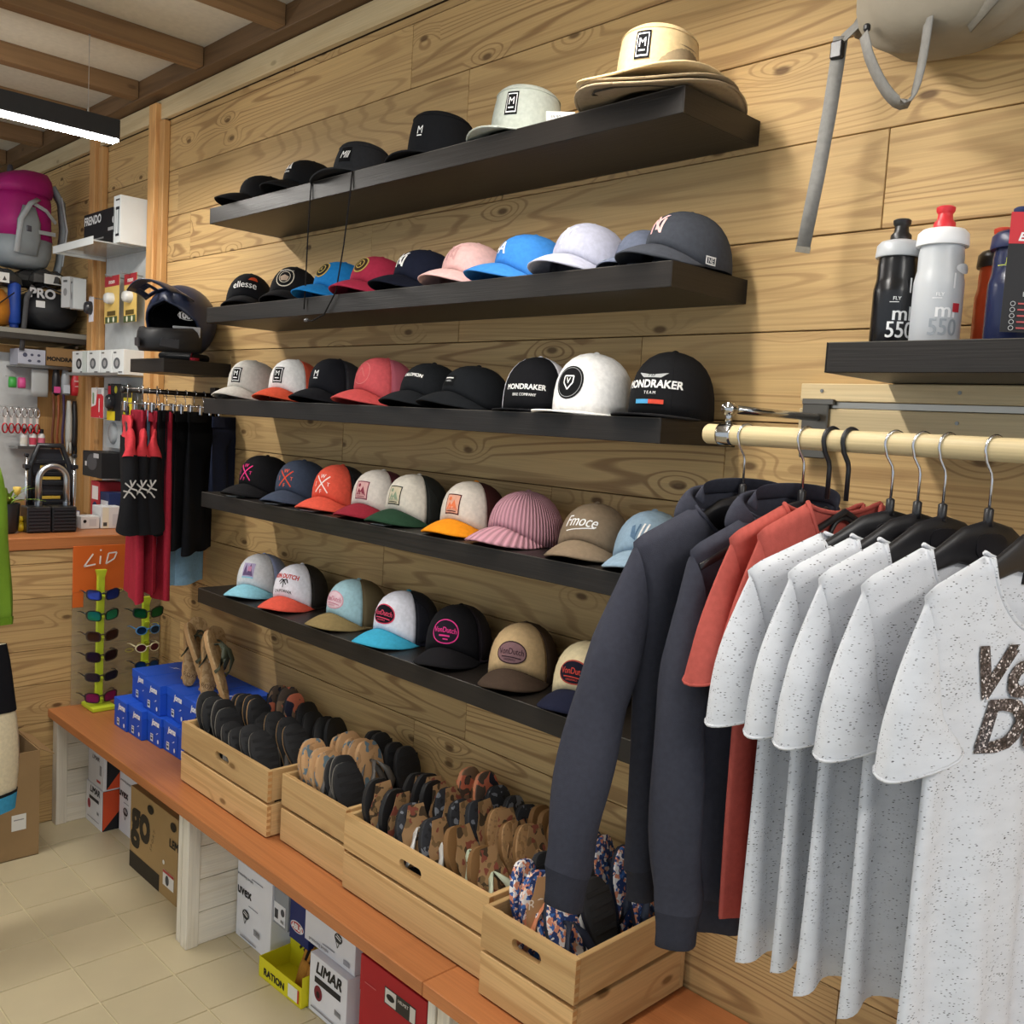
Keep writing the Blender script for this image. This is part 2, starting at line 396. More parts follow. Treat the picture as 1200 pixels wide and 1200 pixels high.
def build_floor():
    gm = plain('d6cba8', .8)
    f = struct(MB().box(-4.2, 4.2, -4.2, .1, -.05, -.004).build('floor', gm))
    tm, nt, b = newmat('floor_tile'); L = nt.links.new
    tc = N(nt, 'ShaderNodeTexCoord'); oi = N(nt, 'ShaderNodeObjectInfo')
    nz = N(nt, 'ShaderNodeTexNoise', i_Scale=9, i_Detail=5); L(tc.outputs['Object'], nz.inputs['Vector'])
    c = lin('c2b594'); rp = ramp(nt, [(.3, tuple(x*.97 for x in c)), (.7, tuple(x*1.03 for x in c))]); L(nz.outputs[0], rp.inputs[0])
    tone = N(nt, 'ShaderNodeMapRange'); L(oi.outputs['Random'], tone.inputs[0]); tone.inputs[3].default_value = .95; tone.inputs[4].default_value = 1.04
    sc = N(nt, 'ShaderNodeVectorMath', operation='SCALE'); L(rp.outputs[0], sc.inputs[0]); L(tone.outputs[0], sc.inputs['Scale'])
    L(sc.outputs[0], b.inputs['Base Color']); b.inputs['Roughness'].default_value = .42
    P = .219; x0, y0 = -.223, -.513
    me = None
    for i in range(-4, 15):
        for j in range(-9, 3):
            xa, ya = x0+i*P, y0+j*P
            if xa < -.88 or ya+P > .02: continue
            if me is None:
                o = MB().box(.0022, P-.0022, .0022, P-.0022, -.006, 0).build('tile', tm, f, bevel=.0012); me = o.data
            else:
                o = bpy.data.objects.new('tile', me); COL.objects.link(o); o.parent = f
                md = o.modifiers.new('bevel', 'BEVEL'); md.width = .0012; md.segments = 1
            o.location = (xa, ya, 0)
build_floor()
# ------------------------------------------------------------------ hanging lamps
def lamp(x, y1, ln, label):
    t = thing('linear_pendant_lamp', label, 'lamp', (x, y1, 2.61))
    bk = plain('2b2c2e', .5)
    MB().box(-.03, .03, -ln, 0, .008, .075).build('housing', bk, t, bevel=.002)
    MB().box(-.026, .026, -ln+.004, -.004, 0, .0075).build('diffuser', emit('fffaf2', LAMP_POWER), t)
    for yy in (-.1, -ln+.1):
        w = MB().tube([(0, yy, .076), (0, yy, .35)], .0012, 6).build('suspension_wire', metal('d0d0d0', .4), t)
        MB().lathe([(.004, .076), (.004, .095), (.002, .097)], 8, (0, yy, 0)).build('wire_grip', metal('c0c0c0', .3), w)
        MB().lathe([(.004, .335), (.004, .338+.003)], 8, (0, yy, 0)).build('wire_anchor', metal('c0c0c0', .3), w)
lamp(-.5, -.371, 1.3, 'black linear pendant lamp with glowing underside by the corner post')
lamp(1.8, -.371, 1.3, 'black linear pendant lamp above the middle of the cap shelves')
lamp(4.0, -.371, 1.3, 'black linear pendant lamp at the far right of the room')
# ------------------------------------------------------------------ floating shelves
SHELFWOOD = wood(0, '26221f', '171412', 1.2, 30, .1, .42, 0, .6, .15)
SHELFWOOD_Y = wood(1, '26221f', '171412', 1.2, 30, .1, .42, 0, .6, .15)
SHELF_Z = [2.2944, 1.9737, 1.6755, 1.3621, 1.0336]
SHELF_T = [z+.05 for z in SHELF_Z]
def shelf(x0, x1, z0, label, group=None, th=.05):
    t = thing('wall_shelf', label, 'shelf', (x0, 0, z0), 0, group); L = x1-x0
    MB().box(.002, L-.002, -.26, -.001, 0, th).build('board', SHELFWOOD, t, bevel=.0012)
    for a, b in ((0, .0018), (L-.0018, L)):
        MB().box(a, b, -.2598, -.001, .0002, th-.0002).build('end_panel', SHELFWOOD_Y, t)
    MB().box(.004, L-.004, -.2606, -.2601, th-.0016, th-.0004).build('edge_band', plain('5a554f', .5), t)
for i, (z, a, b) in enumerate(zip(SHELF_Z, (.004, 0, 0, 0, -.004), (1.9, 1.9, 1.9, 1.9, 1.9))):
    shelf(a, b, z, ['long black floating shelf carrying the bucket hats, topmost of five', 'long black floating shelf with the ellesse-style and baseball caps, second from the top',
        'long black floating shelf in the middle of five, carrying M-patch and black caps', 'long black floating shelf with the pink corduroy cap on it',
        'long black floating shelf above the flip-flop crates, lowest of five'][i].replace('ellesse-style', 'round-patch'), 'long floating shelves')
shelf(-.612, -.318, 1.812, 'short black floating shelf holding the full-face helmet')
shelf(2.229, 3.03, 1.812, 'black floating shelf holding the drinking bottles')

# ------------------------------------------------------------------ clothes rail on the wall
def rail():
    lw = wood(0, 'dcc69a', 'c2a372', 1, 10, .3, .5, 0, .35)
    for i, (z0, z1) in enumerate(((1.778, 1.814), (1.72, 1.766))):
        o = tag(MB().box(2.055, 3.4, -.022, -.0015, z0-.002, z1-.004).build('wall_batten', lw, bevel=.0015), ['pale wooden batten on the wall just under the bottle shelf', 'pale wooden batten below the metal channel on the wall'][i], 'batten')
        for x in (2.10, 2.36, 2.75, 3.1):
            MB().lathe([(.0035, 0), (.0035, .0012), (.0015, .0018)], 10, (0, 0, 0), axis='y').build('screw', metal('8a8a86', .4), o).location = (x, -.0238, (z0+z1)/2)
    o = tag(MB().box(2.06, 3.4, -.02, -.0015, 1.7625, 1.7755).build('wall_channel', metal('a9a49a', .3), bevel=.001), 'slim metal channel between the two wall battens', 'rail')
    t = thing('clothes_rail', 'pale wooden clothes rod on chrome wall bracket, holding the shirts', 'clothes rail', (2.085, 0, 1.70))
    ch = metal('b8b8b8', .15)
    MB().box(-.02, .035, -.03, -.023, -.035, .078).build('wall_plate', metal('6d675e', .3), t, bevel=.002)
    MB().box(-.02, .045, -.032, -.022, .069, .08).build('plate_hook', metal('7d776e', .3), t, bevel=.001)
    MB().tube([(.012, -.028, .044), (.012, -.335, .044)], .0075, 12).build('arm', ch, t, True)
    MB().lathe([(.011, -.34), (.012, -.332), (.012, -.322), (.011, -.318)], 14, (.012, 0, .044), axis='y').build('arm_cap', ch, t, True)
    MB().tube([(.012, -.33, .044), (.012, -.33, .018)], .006, 10).build('drop', ch, t, True)
    MB().lathe([(.0185, -.0), (.0195, .004), (.0195, .024), (.0185, .028)], 20, (-.003, -.33, 0), axis='x').build('clamp', ch, t, True)
    MB().lathe([(.0155, 0), (.0172, .003), (.0172, 1.3), (.0155, 1.303)], 24, (-.03, -.33, 0), axis='x').build('rod', wood(0, 'e4cfa0', 'cdb07c', 1, 10, .1, .45, 0, .3), t, 'auto')
rail()

# ------------------------------------------------------------------ bench
BZ = .467
def bench():
    t = thing('bench', 'long low bench with cherry-brown top and white-washed plank legs', 'bench', (0, 0, 0))
    bm = wood(0, 'b97647', '925430', 1, 10, .15, .38, 0, .28, .08)
    MB().box(-.878, 1.503, -.45, -.003, BZ-.034, BZ).build('top_board', bm, t, bevel=.002)
    MB().box(1.5045, 3.3, -.45, -.003, BZ-.034, BZ).build('top_board', bm, t, bevel=.002)
    ww = wood(1, 'e6dfcf', 'c9bb9f', 1, 18, .5, .6, 0, .4, .05); wz = wood(2, 'e6dfcf', 'c9bb9f', 1, 14, .4, .6, 0, .4, .05)
    for x in (-.84, .315, 1.56, 2.8):
        l = MB().box(x-.022, x+.018, -.432, -.39, 0.0, BZ-.034).build('leg', wz, t, bevel=.002)
        MB().box(x-.06, x-.035, -.428, -.40, 0.0, BZ-.034).build('leg_board', wz, l, bevel=.002)
        z = 0
        for k, h in enumerate((.108, .108, .108, .109)):
            MB().box(x-.012, x+.012, -.389, -.01, z+.001, z+h-.001).build('side_plank', ww, t, bevel=.0012); z += h
        MB().box(x-.045, x+.018, -.06, -.012, 0, BZ-.034).build('leg', wz, t, bevel=.002) if False else None
bench()

# ------------------------------------------------------------------ wooden crates
def crate(x0, x1, y0, y1, label, hole=True):
    H = .2; T = .014; w = x1-x0; d = y1-y0
    t = thing('wooden_crate', label, 'crate', (x0, y0, BZ+.0005), 0, 'pine crates on the bench')
    wx = wood(0, 'd6b07a', 'a2743f', 1, 16, .9, .55, 0, .5); wy = wood(1, 'd6b07a', 'a2743f', 1, 16, .9, .55, 0, .5)
    def slat_front(y, z0, z1, holed):
        if not holed:
            MB().box(0, w, y, y+T, z0, z1).build('slat', wx, t, bevel=.0015); return
        # slat with a stadium-shaped hand hole
        cx, cz = w/2, (z0+z1)/2+.004; a, r = .03, .0125; n = 10
        inner = [(cx+a+r*math.cos(-PI/2+PI*i/n), cz+r*math.sin(-PI/2+PI*i/n)) for i in range(n+1)]+[(cx-a+r*math.cos(PI/2+PI*i/n), cz+r*math.sin(PI/2+PI*i/n)) for i in range(n+1)]
        m = len(inner); outer = []
        for (px, pz) in inner:
            if pz >= cz: outer.append((None, z1, px))
            else: outer.append((None, z0, px))
        mb = MB()
        # frame: four boxes around the hole bounding box plus the rounded corners as fans
        mb.box(0, cx-a-r, y, y+T, z0, z1); mb.box(cx+a+r, w, y, y+T, z0, z1)
        mb.box(cx-a-r, cx+a+r, y, y+T, z0, cz-r); mb.box(cx-a-r, cx+a+r, y, y+T, cz+r, z1)
        for sx in (-1, 1):
            for sz in (-1, 1):
                cxx = cx+sx*a; arc = [(cxx+sx*r*math.sin(PI/2*i/6), cz+sz*r*math.cos(PI/2*i/6)) for i in range(7)]
                mb.prism([(cxx+sx*r, cz+sz*r)]+arc, lambda u, v, q: (u, q, v), y, y+T)
        o = mb.build('slat', wx, t)
    for z0, z1, hh in ((.004, .098, False), (.108, H, hole)):
        slat_front(0, z0, z1, hh); slat_front(d-T, z0, z1, False)
        for x in (0, w-T):
            MB().box(x+.0003, x+T-.0003, T, d-T, z0, z1).build('slat', wy, t, bevel=.0015)
        # finger joints showing as end-grain blocks on the right-hand side
        for k in range(5):
            zz = z0+.006+k*.0185
            MB().box(w-.0006, w+.0006, .0005, T-.001, zz, zz+.0095).build('finger_joint', plain('b98a54', .7), t)
    nb = max(3, int(d/.09))
    for k in range(nb):
        ya = T+.002+(d-2*T-.004)*k/nb
        MB().box(T, w-T, ya+.003, ya+(d-2*T)/nb-.004, 0, .009).build('base_board', wx, t)
    for x in (T, w-2*T-.004):
        for y in (T, d-2*T-.004):
            MB().box(x, x+T+.004, y, y+T+.004, .004, H-.012).build('corner_block', wood(2, 'd6b07a', 'a2743f', 1, 16, .9, .55, 0, .5), t)
crate(.118, .672, -.362, -.012, 'long pine crate filled with black-soled flip-flops, beside the blue boxes')
crate(.704, 1.026, -.336, -.012, 'small pine crate with tan printed flip-flops, without a hand hole in front', False)
crate(1.043, 1.597, -.351, -.012, 'long pine crate with a big knot, full of carded camouflage flip-flops')
crate(1.614, 1.884, -.385, -.012, 'small pine crate at the bench joint holding floral flip-flops under the hoodie sleeve')
# ------------------------------------------------------------------ caps
def crown_fn(a=.080, b=.096, h=.122, zc=.024, p=2.5, front=.010, cz=0):
    Wd = a*1.02
    def base_z(x, y):
        return cz+(zc*max(0, 1-(x/Wd)**2)*min(1, max(0, -y/(b*.6))) if zc else 0)
    def fn(th, s, off=0):
        r = (1-s**p)**(1/2.1) if s < 1 else 0
        c, sn = math.cos(th), math.sin(th)
        x = a*sn*r; y = -b*c*r
        x0, y0 = a*sn, -b*c
        z = base_z(x0, y0)*(1-s)+cz*s+h*s+front*max(0, c)*s*r
        if off:
            nx, ny, nz = sn/a*r, -c/b*r, s**1.5/h*1.1
            l = math.sqrt(nx*nx+ny*ny+nz*nz) or 1
            x += nx/l*off; y += ny/l*off; z += nz/l*off
        return (x, y, z)
    # arc-length table at the front
    tab = [0.0]; P = fn(0, 0)
    for i in range(1, 61):
        q = fn(0, i/60*.995); tab.append(tab[-1]+math.dist(P, q)); P = q
    def decal(u, v, off):
        """u metres to the wearer's right in the picture, v metres above the brim"""
        i = 0; v = max(0, v)
        while i < 59 and tab[i+1] < v: i += 1
        s = (i+(v-tab[i])/max(1e-6, tab[i+1]-tab[i]))/60*.995
        r = max(.35, (1-s**p)**(1/2.1))
        return fn(u/(b*.93*r), s, off)
    return fn, decal, base_z
S_LIST = [math.sin(PI/2*i/9) for i in range(10)]
def crown_mesh(fn, t0, t1, n):
    return [[fn(t0+(t1-t0)*j/n, s) for j in range(n+1)] for s in S_LIST[:-1]+[.9995]]
def brim_mb(fn, base_z, a, b, L=.068, ang=1.30, droop=.012, flat=False, up=0.0):
    rows = []; m = 8; n = 22
    for i in range(m+1):
        t = i/m; row = []
        for j in range(n+1):
            th = -ang+2*ang*j/n; s = th/ang
            x0, y0, z0 = fn(th, .0); 
            x = x0*(1+.10*t*(1-abs(s)**5)); y = y0-L*t*max(0, 1-abs(s)**2.4)**.62
            if flat: z = z0-.002*t
            else: z = z0*(1-.12*t)-droop*t*t*(1-s*s)-.3*t*abs(s)**2*.004
            row.append((x, y, z+up*t))
        rows.append(row)
    return MB().grid(rows)
CAPN = {}
def cap(shelf_i, x, rot, label, front, back=None, brim=None, under=None, logo=(), style='dad', tagcard=False, y=-.118, mesh=False, band=None, name='baseball_cap', button=None, stripes=False, dz=0, scale=1.0, mats=None):
    flat = style == 'flat'
    h = {'dad': .118, 'trucker': .132, 'flat': .130, 'low': .110, 'beanie': .125}[style]
    a, b = .080, .097
    fn, dec, bz = crown_fn(a, b, h, .006 if flat else .042, 2.9 if style in ('trucker', 'flat') else 2.35, .016 if style == 'trucker' else .008)
    t = thing(name, label, 'cap', (x, y, SHELF_T[shelf_i]+.001+dz), R(rot), 'caps on the wall shelves'); t.scale = (scale,)*3
    fm = mats or fabric(front); bm_ = fm if back is None else (mesh_fabric(back, .88) if mesh else fabric(back))
    brm = fm if brim is None else fabric(brim)
    fa = R(64) if back else PI
    if back:
        MB().grid(crown_mesh(fn, -fa, fa, 20)).build('front_panel', fm, t, True, solid=.0018)
        MB().grid(crown_mesh(fn, fa, 2*PI-fa, 26)).build('mesh_back' if mesh else 'back_panel', bm_, t, True, solid=.0016)
        # seam tape between front and back
        for sg in (-1, 1):
            MB().tube([fn(sg*fa, s, .0006) for s in S_LIST[:-1]], .0016, 5).build('seam', bm_ if not mesh else fabric(back), t, True)
    else:
        MB().grid(crown_mesh(fn, -PI, PI, 48)).build('crown', fm, t, True, solid=.0018)
        for k in range(6):
            th = R(30+60*k) if k not in (0, 5) or style != 'trucker' else None
            if th is not None and k in (0, 1, 4, 5):
                MB().tube([fn(th, s, .0002) for s in S_LIST[:-1]], .0011, 4).build('seam', fm, t, True)
    if mesh:
        # hem tape around the open back
        MB().tube([fn(fa+(2*PI-2*fa)*k/20, .01, .0005) for k in range(21)], .004, 6).build('hem_tape', fabric(back), t, True)
    bb = brim_mb(fn, bz, a, b, .080 if not flat else .078, 1.28, .020, flat)
    o = bb.build('brim', [brm, fabric(under) if under else brm], t, True, solid=.0035)
    if under: o.modifiers['solid'].material_offset = 1 if False else 0
    if stripes:
        pass
    MB().lathe([(.007, 0), (.0065, .003), (.003, .005), (.0003, .0055)], 12, (0, 0, h-.0005)).build('button', fabric(button) if button else (bm_ if back and not mesh else fm), t, True)
    decals([(d, fabric(c) if not isinstance(c, bpy.types.Material) else c) for d, c in logo], (lambda u, v, off: dec(u, v-(0 if flat else .011), off)), t, .0022, .0004, fine=.010)
    if tagcard:
        p = MB(); p.box(-.05, .0, -.128, -.088, .0, .0012); p.build('price_tag', card('ecebe6'), t)
        MB().box(-.048, -.03, -.126, -.092, .0013, .0017).build('barcode_strip', card('c9c9c6'), t)
    return t
WH = 'f0eeea'; BK = '1b1b1e'
def mbox(v=.052, w=.040, h=.050, bg='101012', fg='f2f2f0', frame=True):
    items = []
    if frame: items += [(('rect', 0, v, w, h), bg), (('rect', 0, v, w*.80, h*.84), fg), (('rect', 0, v, w*.70, h*.74), bg)]
    items += [(('text', 'M', 0, v+.004, h*(.46 if frame else .6), {'bold': .004, 'sx': 1.0}), fg), (('rect', 0, v-h*.22, w*.42, .003), fg)]
    return items
def ny(v=.055, col=WH, s=.050):
    return [(('text', 'N', 0, v-.004, s, {'bold': .012}), col), (('text', 'Y', 0.001, v+.004, s*1.1, {'bold': .012}), col)]
def cross_logo(col, col2, v=.05):
    k = .024
    return [(('line', [(-k, v-k), (k, v+k)], .004), col), (('line', [(-k, v+k), (k, v-k)], .004), col),
            (('text', 'W', 0, v+.022, .018), col2), (('text', 'T', .024, v, .015), col2), (('text', 'J', -.024, v, .015), col2), (('text', 'F', 0, v-.022, .016), col2)]
def patch(v=.05, rim='6a3140', bg='d8b9a8', ink='8d4a52'):
    return [(('rect', 0, v, .046, .050), rim), (('rect', 0, v, .040, .044), bg), (('poly', [(-.017, v-.014), (-.008, v+.004), (-.002, v-.004), (.006, v+.010), (.017, v-.014)]), ink),
            (('disc', -.008, v+.012, .005, .005), ink), (('text', 'Ulu', .002, v-.012, .016), bg), (('line', [(-.015, v-.018), (.015, v-.018)], .002), rim)]
def oval(v, rim, bg, ink, a=.040, b=.026):
    return [(('disc', 0, v, a, b), rim), (('disc', 0, v, a-.003, b-.003), bg), (('text', 'VonDutch', 0, v+.003, .019, {'bold': .01, 'sx': .82}), ink), (('line', [(-.024, v-.009), (.027, v-.011)], .0022), ink), (('text', 'ORIGINALS', -.002, v-.0155, .006, {'bold': .01}), ink)]
def caps():
    # second shelf
    cap(1, .030, 48, 'black cap with white lettering and orange half-moon mark, at the helmet end of its shelf', '17171a', logo=[(('text', 'ellesse', 0, .052, .033, {'bold': .012}), WH), (('poly', [(.010, .070), (.018, .082), (.028, .086), (.038, .082), (.044, .070)]), 'd8542f')], style='beanie')
    cap(1, .318, 36, 'black cap with round white-ringed seal on the front', '1a191b', logo=[(('ring', 0, .055, .032, .032, .003), 'd8cdb8'), (('ring', 0, .055, .020, .020, .002), 'd8cdb8'), (('poly', [(-.016, .055), (0, .062), (.016, .055), (.011, .042), (-.011, .042)]), 'b59e8a'), (('text', 'BRINDLE ROAD', 0, .080, .007), WH)], style='beanie')
    cap(1, .590, 6, 'bright blue cap with gold ringed emblem', '1d76b8', logo=[(('disc', 0, .060, .027, .027), '22201c'), (('ring', 0, .060, .027, .027, .004), 'b39a52'), (('ring', 0, .060, .015, .015, .003), 'b39a52'), (('text', 'A', 0, .060, .018), 'b39a52')])
    cap(1, .775, 10, 'crimson cap with gold ringed emblem', 'a02c44', logo=[(('disc', 0, .060, .027, .027), '3a2a1c'), (('ring', 0, .060, .027, .027, .004), 'b39a52'), (('ring', 0, .060, .015, .015, .003), 'b39a52'), (('text', 'A', 0, .060, .018), 'b39a52')])
    cap(1, .985, -3, 'navy-black baseball cap with white interlocked letters', '161a2a', logo=ny(.055), brim='101320')
    cap(1, 1.180, 4, 'pale pink baseball cap with tone-on-tone interlocked letters', 'e2b7b2', logo=ny(.055, 'cfa09c'))
    cap(1, 1.385, -16, 'sky blue baseball cap with white two-letter monogram', '3f86d0', logo=[(('text', 'L', -.006, .060, .044), WH), (('text', 'A', .010, .050, .044), WH)])
    cap(1, 1.568, 4, 'pale lavender-grey baseball cap with white interlocked letters', 'b9bacb', logo=ny(.055, 'dcdce6'), scale=1.04)
    cap(1, 1.700, 6, 'slate grey cap tucked half behind the pale lavender one', '6d7486', logo=(), y=-.085, scale=.86)
    cap(1, 1.832, -10, 'dark heather-grey cap with pink interlocked letters and side flag mark', '3f4249', logo=ny(.056, 'e6b9b4')+[(('rect', .125, .020, .022, .012), 'd8d8d8'), (('rect', .125, .020, .017, .008), '3f4249'), (('text', 'NE', .125, .020, .010), 'd8d8d8')], under='15161c')
    # third shelf
    cap(2, .076, 22, 'light grey cap with black square letter patch', 'c9c5bd', logo=mbox(), style='trucker')
    cap(2, .346, 20, 'white and orange trucker cap with black square letter patch', 'eceae8', 'd9583a', 'd8553a', logo=mbox(), style='trucker', mesh=True)
    cap(2, .582, 12, 'black trucker cap with white outlined letter mark', '17181d', '23242a', '15161a', logo=mbox(frame=False, h=.045), style='trucker', mesh=True)
    cap(2, .822, 4, 'coral pink trucker cap with sheer mesh back', 'c9565a', 'c06070', 'c6504f', logo=[(('ring', 0, .058, .032, .032, .0015), 'd98a84'), (('line', [(-.018, .048), (0, .072), (.018, .048)], .0015), 'd98a84')], style='trucker', mesh=True)
    cap(2, 1.030, 9, 'plain black cap with small white word across the front', '1b1d20', logo=[(('text', 'SALOMON', .006, .055, .013, {'bold': .03}), WH)])
    cap(2, 1.208, -2, 'black five-panel cap with small rectangular patch low on the front', '1a1c1f', logo=[(('rect', 0, .040, .042, .026), '0e0f10'), (('rect', 0, .046, .030, .003), WH), (('text', '- URBAN -', 0, .038, .006), 'b8b8b8')], style='low')
    cap(2, 1.425, 24, 'black cap with white word print and white back panels', '17171a', 'e8e6ec', '17171a', logo=[(('text', 'MONDRAKER', .0, .052, .017, {'bold': .03, 'sx': 1.05}), WH), (('text', 'BIKE COMPANY', 0, .034, .009, {'bold': .02}), WH)], style='flat')
    cap(2, 1.600, 6, 'white snapback cap with round black shield badge', 'f3f1ee', logo=[(('disc', 0, .060, .036, .036), '151516'), (('ring', 0, .060, .032, .032, .0015), '8c8c8c'), (('line', [(-.012, .072), (-.012, .058), (0, .044), (.012, .058), (.012, .072), (-.012, .072)], .003), WH), (('text', 'V', 0, .062, .018), WH)], style='flat', scale=1.05)
    cap(2, 1.816, 10, 'black snapback cap with winged team print and blue-red bar', '1a1a1c', logo=[(('text', 'MONDRAKER', .0, .058, .021, {'bold': .03, 'sx': 1.05}), WH), (('text', 'T E A M', 0, .041, .008), WH), (('poly', [(-.034, .080), (-.006, .076), (.006, .076), (.034, .080), (.020, .070), (-.020, .070)]), 'b9b9b9'), (('text', 'MS', 0, .076, .012, {'shear': .3}), '1a1a1c'), (('rect', -.016, .024, .032, .008), '58a8d8'), (('rect', .016, .024, .032, .008), 'd9523f')], style='flat', scale=1.05)
    # fourth shelf
    cap(3, .180, 14, 'black cap with hot-pink crossed mark and white tag under the brim', '1c1b1d', logo=cross_logo('e83f86', 'e83f86'), tagcard=True, style='trucker')
    cap(3, .408, 22, 'slate blue cap with orange crossed mark', '414a5c', logo=cross_logo('e0512f', 'f06a4a'), tagcard=True, style='trucker')
    cap(3, .622, 18, 'coral red trucker cap with white crossed mark and black mesh back', 'e25a45', '1d1d20', 'e05a46', logo=cross_logo('f4e6e0', 'f4e6e0'), style='trucker', mesh=True, tagcard=True)
    cap(3, .828, 15, 'off-white cap with maroon brim and square mountain patch', 'd9d0c6', '5c2530', '8e2634', logo=patch(rim='7a3348', bg='d6a8a4', ink='8a3a4a'), style='trucker', mesh=True)
    cap(3, .990, 9, 'off-white cap with forest-green brim and square mountain patch', 'd8d0c2', '20231f', '26412f', logo=patch(rim='2a2c28', bg='cbbfa4', ink='8a9a82'), style='trucker', mesh=True, tagcard=True)
    cap(3, 1.222, 12, 'cream cap with orange brim, maroon back and square mountain patch', 'd9cfc2', '40201f', 'e8901c', logo=patch(rim='4a2024', bg='dca48c', ink='e07a50'), style='trucker', button='e8901c')
    cap(3, 1.412, 6, 'dusty pink corduroy cap without a badge', 'c0909a', logo=(), mats=corduroy(), style='dad', scale=1.06)
    cap(3, 1.632, 18, 'taupe suede cap with white script lettering', '86745f', logo=[(('text', 'Fmoce', 0, .056, .036, {'shear': .35, 'bold': .01, 'sx': .85}), WH), (('line', [(-.036, .034), (.0, .037), (.036, .044)], .002), WH)])
    cap(3, 1.792, 20, 'light denim-blue cap with slashed round mark, half behind the hoodie shoulder', '8fa6b8', logo=[(('poly', [(-.022, .040), (-.022, .062), (-.015, .066), (-.008, .032)]), '5c7690'), (('line', [(-.012, .034), (-.002, .068)], .004), '5c7690'), (('line', [(-.002, .034), (.008, .070)], .004), WH), (('line', [(.008, .036), (.018, .070)], .004), WH)], under='b07868')
    # lowest shelf
    cap(4, .180, 28, 'off-white cap with pale aqua brim and faded photo print', 'd9d8da', 'a9b4d8', '8cc6d8', logo=[(('rect', 0, .060, .046, .046), 'b0a4c4'), (('poly', [(-.020, .042), (-.010, .080), (-.002, .050), (.008, .082), (.020, .042)]), '6a5478'), (('rect', .006, .064, .014, .016), 'c98aa8'), (('rect', 0, .036, .046, .004), '8cc6d8')], style='trucker')
    cap(4, .418, 22, 'white trucker cap with coral brim, palm tree print and camouflage mesh back', 'eceaf2', '2b2622', 'dd5a48', logo=[(('text', 'VON DUTCH', 0, .076, .019, {'bold': .03, 'sx': .85}), 'c8423c'), (('line', [(0, .040), (.002, .062)], .003), BK), (('line', [(-.016, .056), (-.006, .065), (.002, .062), (.012, .066), (.018, .055)], .0035), BK), (('line', [(-.010, .050), (.002, .063), (.012, .050)], .003), BK), (('text', 'CALIFORNIA', 0, .030, .012, {'bold': .02}), BK)], style='trucker', mesh=True)
    cap(4, .730, 6, 'pale aqua trucker cap with khaki brim and pink oval badge', 'a9cdd6', '77684a', '8d7a52', logo=oval(.052, 'dba0ae', 'e2c4cc', 'c9798e'), style='trucker', mesh=True)
    cap(4, .968, 9, 'white trucker cap with turquoise brim, black mesh and black oval badge', 'e8e8f2', '1a1c28', '3fa6c8', logo=oval(.052, 'd8405c', '15121a', 'e0506c'), style='trucker', mesh=True, button='3fa6c8', scale=1.04)
    cap(4, 1.190, 26, 'black trucker cap with hot-pink outlined shield badge', '19181b', '241d24', '19181b', logo=[(('disc', 0, .052, .038, .030), 'e0408c'), (('disc', 0, .052, .035, .027), '221a26'), (('text', 'VonDutch', 0, .056, .018, {'bold': .015, 'sx': .85}), 'e0408c'), (('rect', 0, .042, .030, .004), 'e0408c'), (('rect', .004, .034, .014, .003), 'e0408c')], style='trucker', mesh=True, scale=1.04)
    cap(4, 1.430, 26, 'beige cap with brown brim and brown oval badge', 'c9ab80', '57463a', '47392f', logo=oval(.050, '3a2a2a', '86666a', '3a2a30'), style='trucker', scale=1.03)
    cap(4, 1.648, 16, 'cream cap with navy brim and navy-red oval badge beside the hoodie', 'dccba4', '8a7a5c', '1c1f33', logo=oval(.050, 'b0483c', '191a28', 'c4493c'), style='trucker', scale=1.03)
def corduroy():
    m, nt, b = newmat('pink_corduroy'); L = nt.links.new
    tc = N(nt, 'ShaderNodeTexCoord'); sx_ = N(nt, 'ShaderNodeSeparateXYZ'); L(tc.outputs['Object'], sx_.inputs[0])
    at_ = N(nt, 'ShaderNodeMath', operation='ARCTAN2'); L(sx_.outputs[0], at_.inputs[0]); L(sx_.outputs[1], at_.inputs[1])
    mu_ = N(nt, 'ShaderNodeMath', operation='MULTIPLY', i_1=60.0); L(at_.outputs[0], mu_.inputs[0])
    si_ = N(nt, 'ShaderNodeMath', operation='SINE'); L(mu_.outputs[0], si_.inputs[0])
    wv = N(nt, 'ShaderNodeMapRange'); L(si_.outputs[0], wv.inputs[0]); wv.inputs[1].default_value = -1
    c = lin('c08c98'); rp = ramp(nt, [(.1, tuple(x*.72 for x in c)), (.6, tuple(min(1, x*1.12) for x in c))]); L(wv.outputs[0], rp.inputs[0]); L(rp.outputs[0], b.inputs['Base Color'])
    bp = N(nt, 'ShaderNodeBump', i_Strength=.8, i_Distance=.004); L(wv.outputs[0], bp.inputs['Height']); L(bp.outputs[0], b.inputs['Normal']); b.inputs['Roughness'].default_value = .9
    return m
caps()

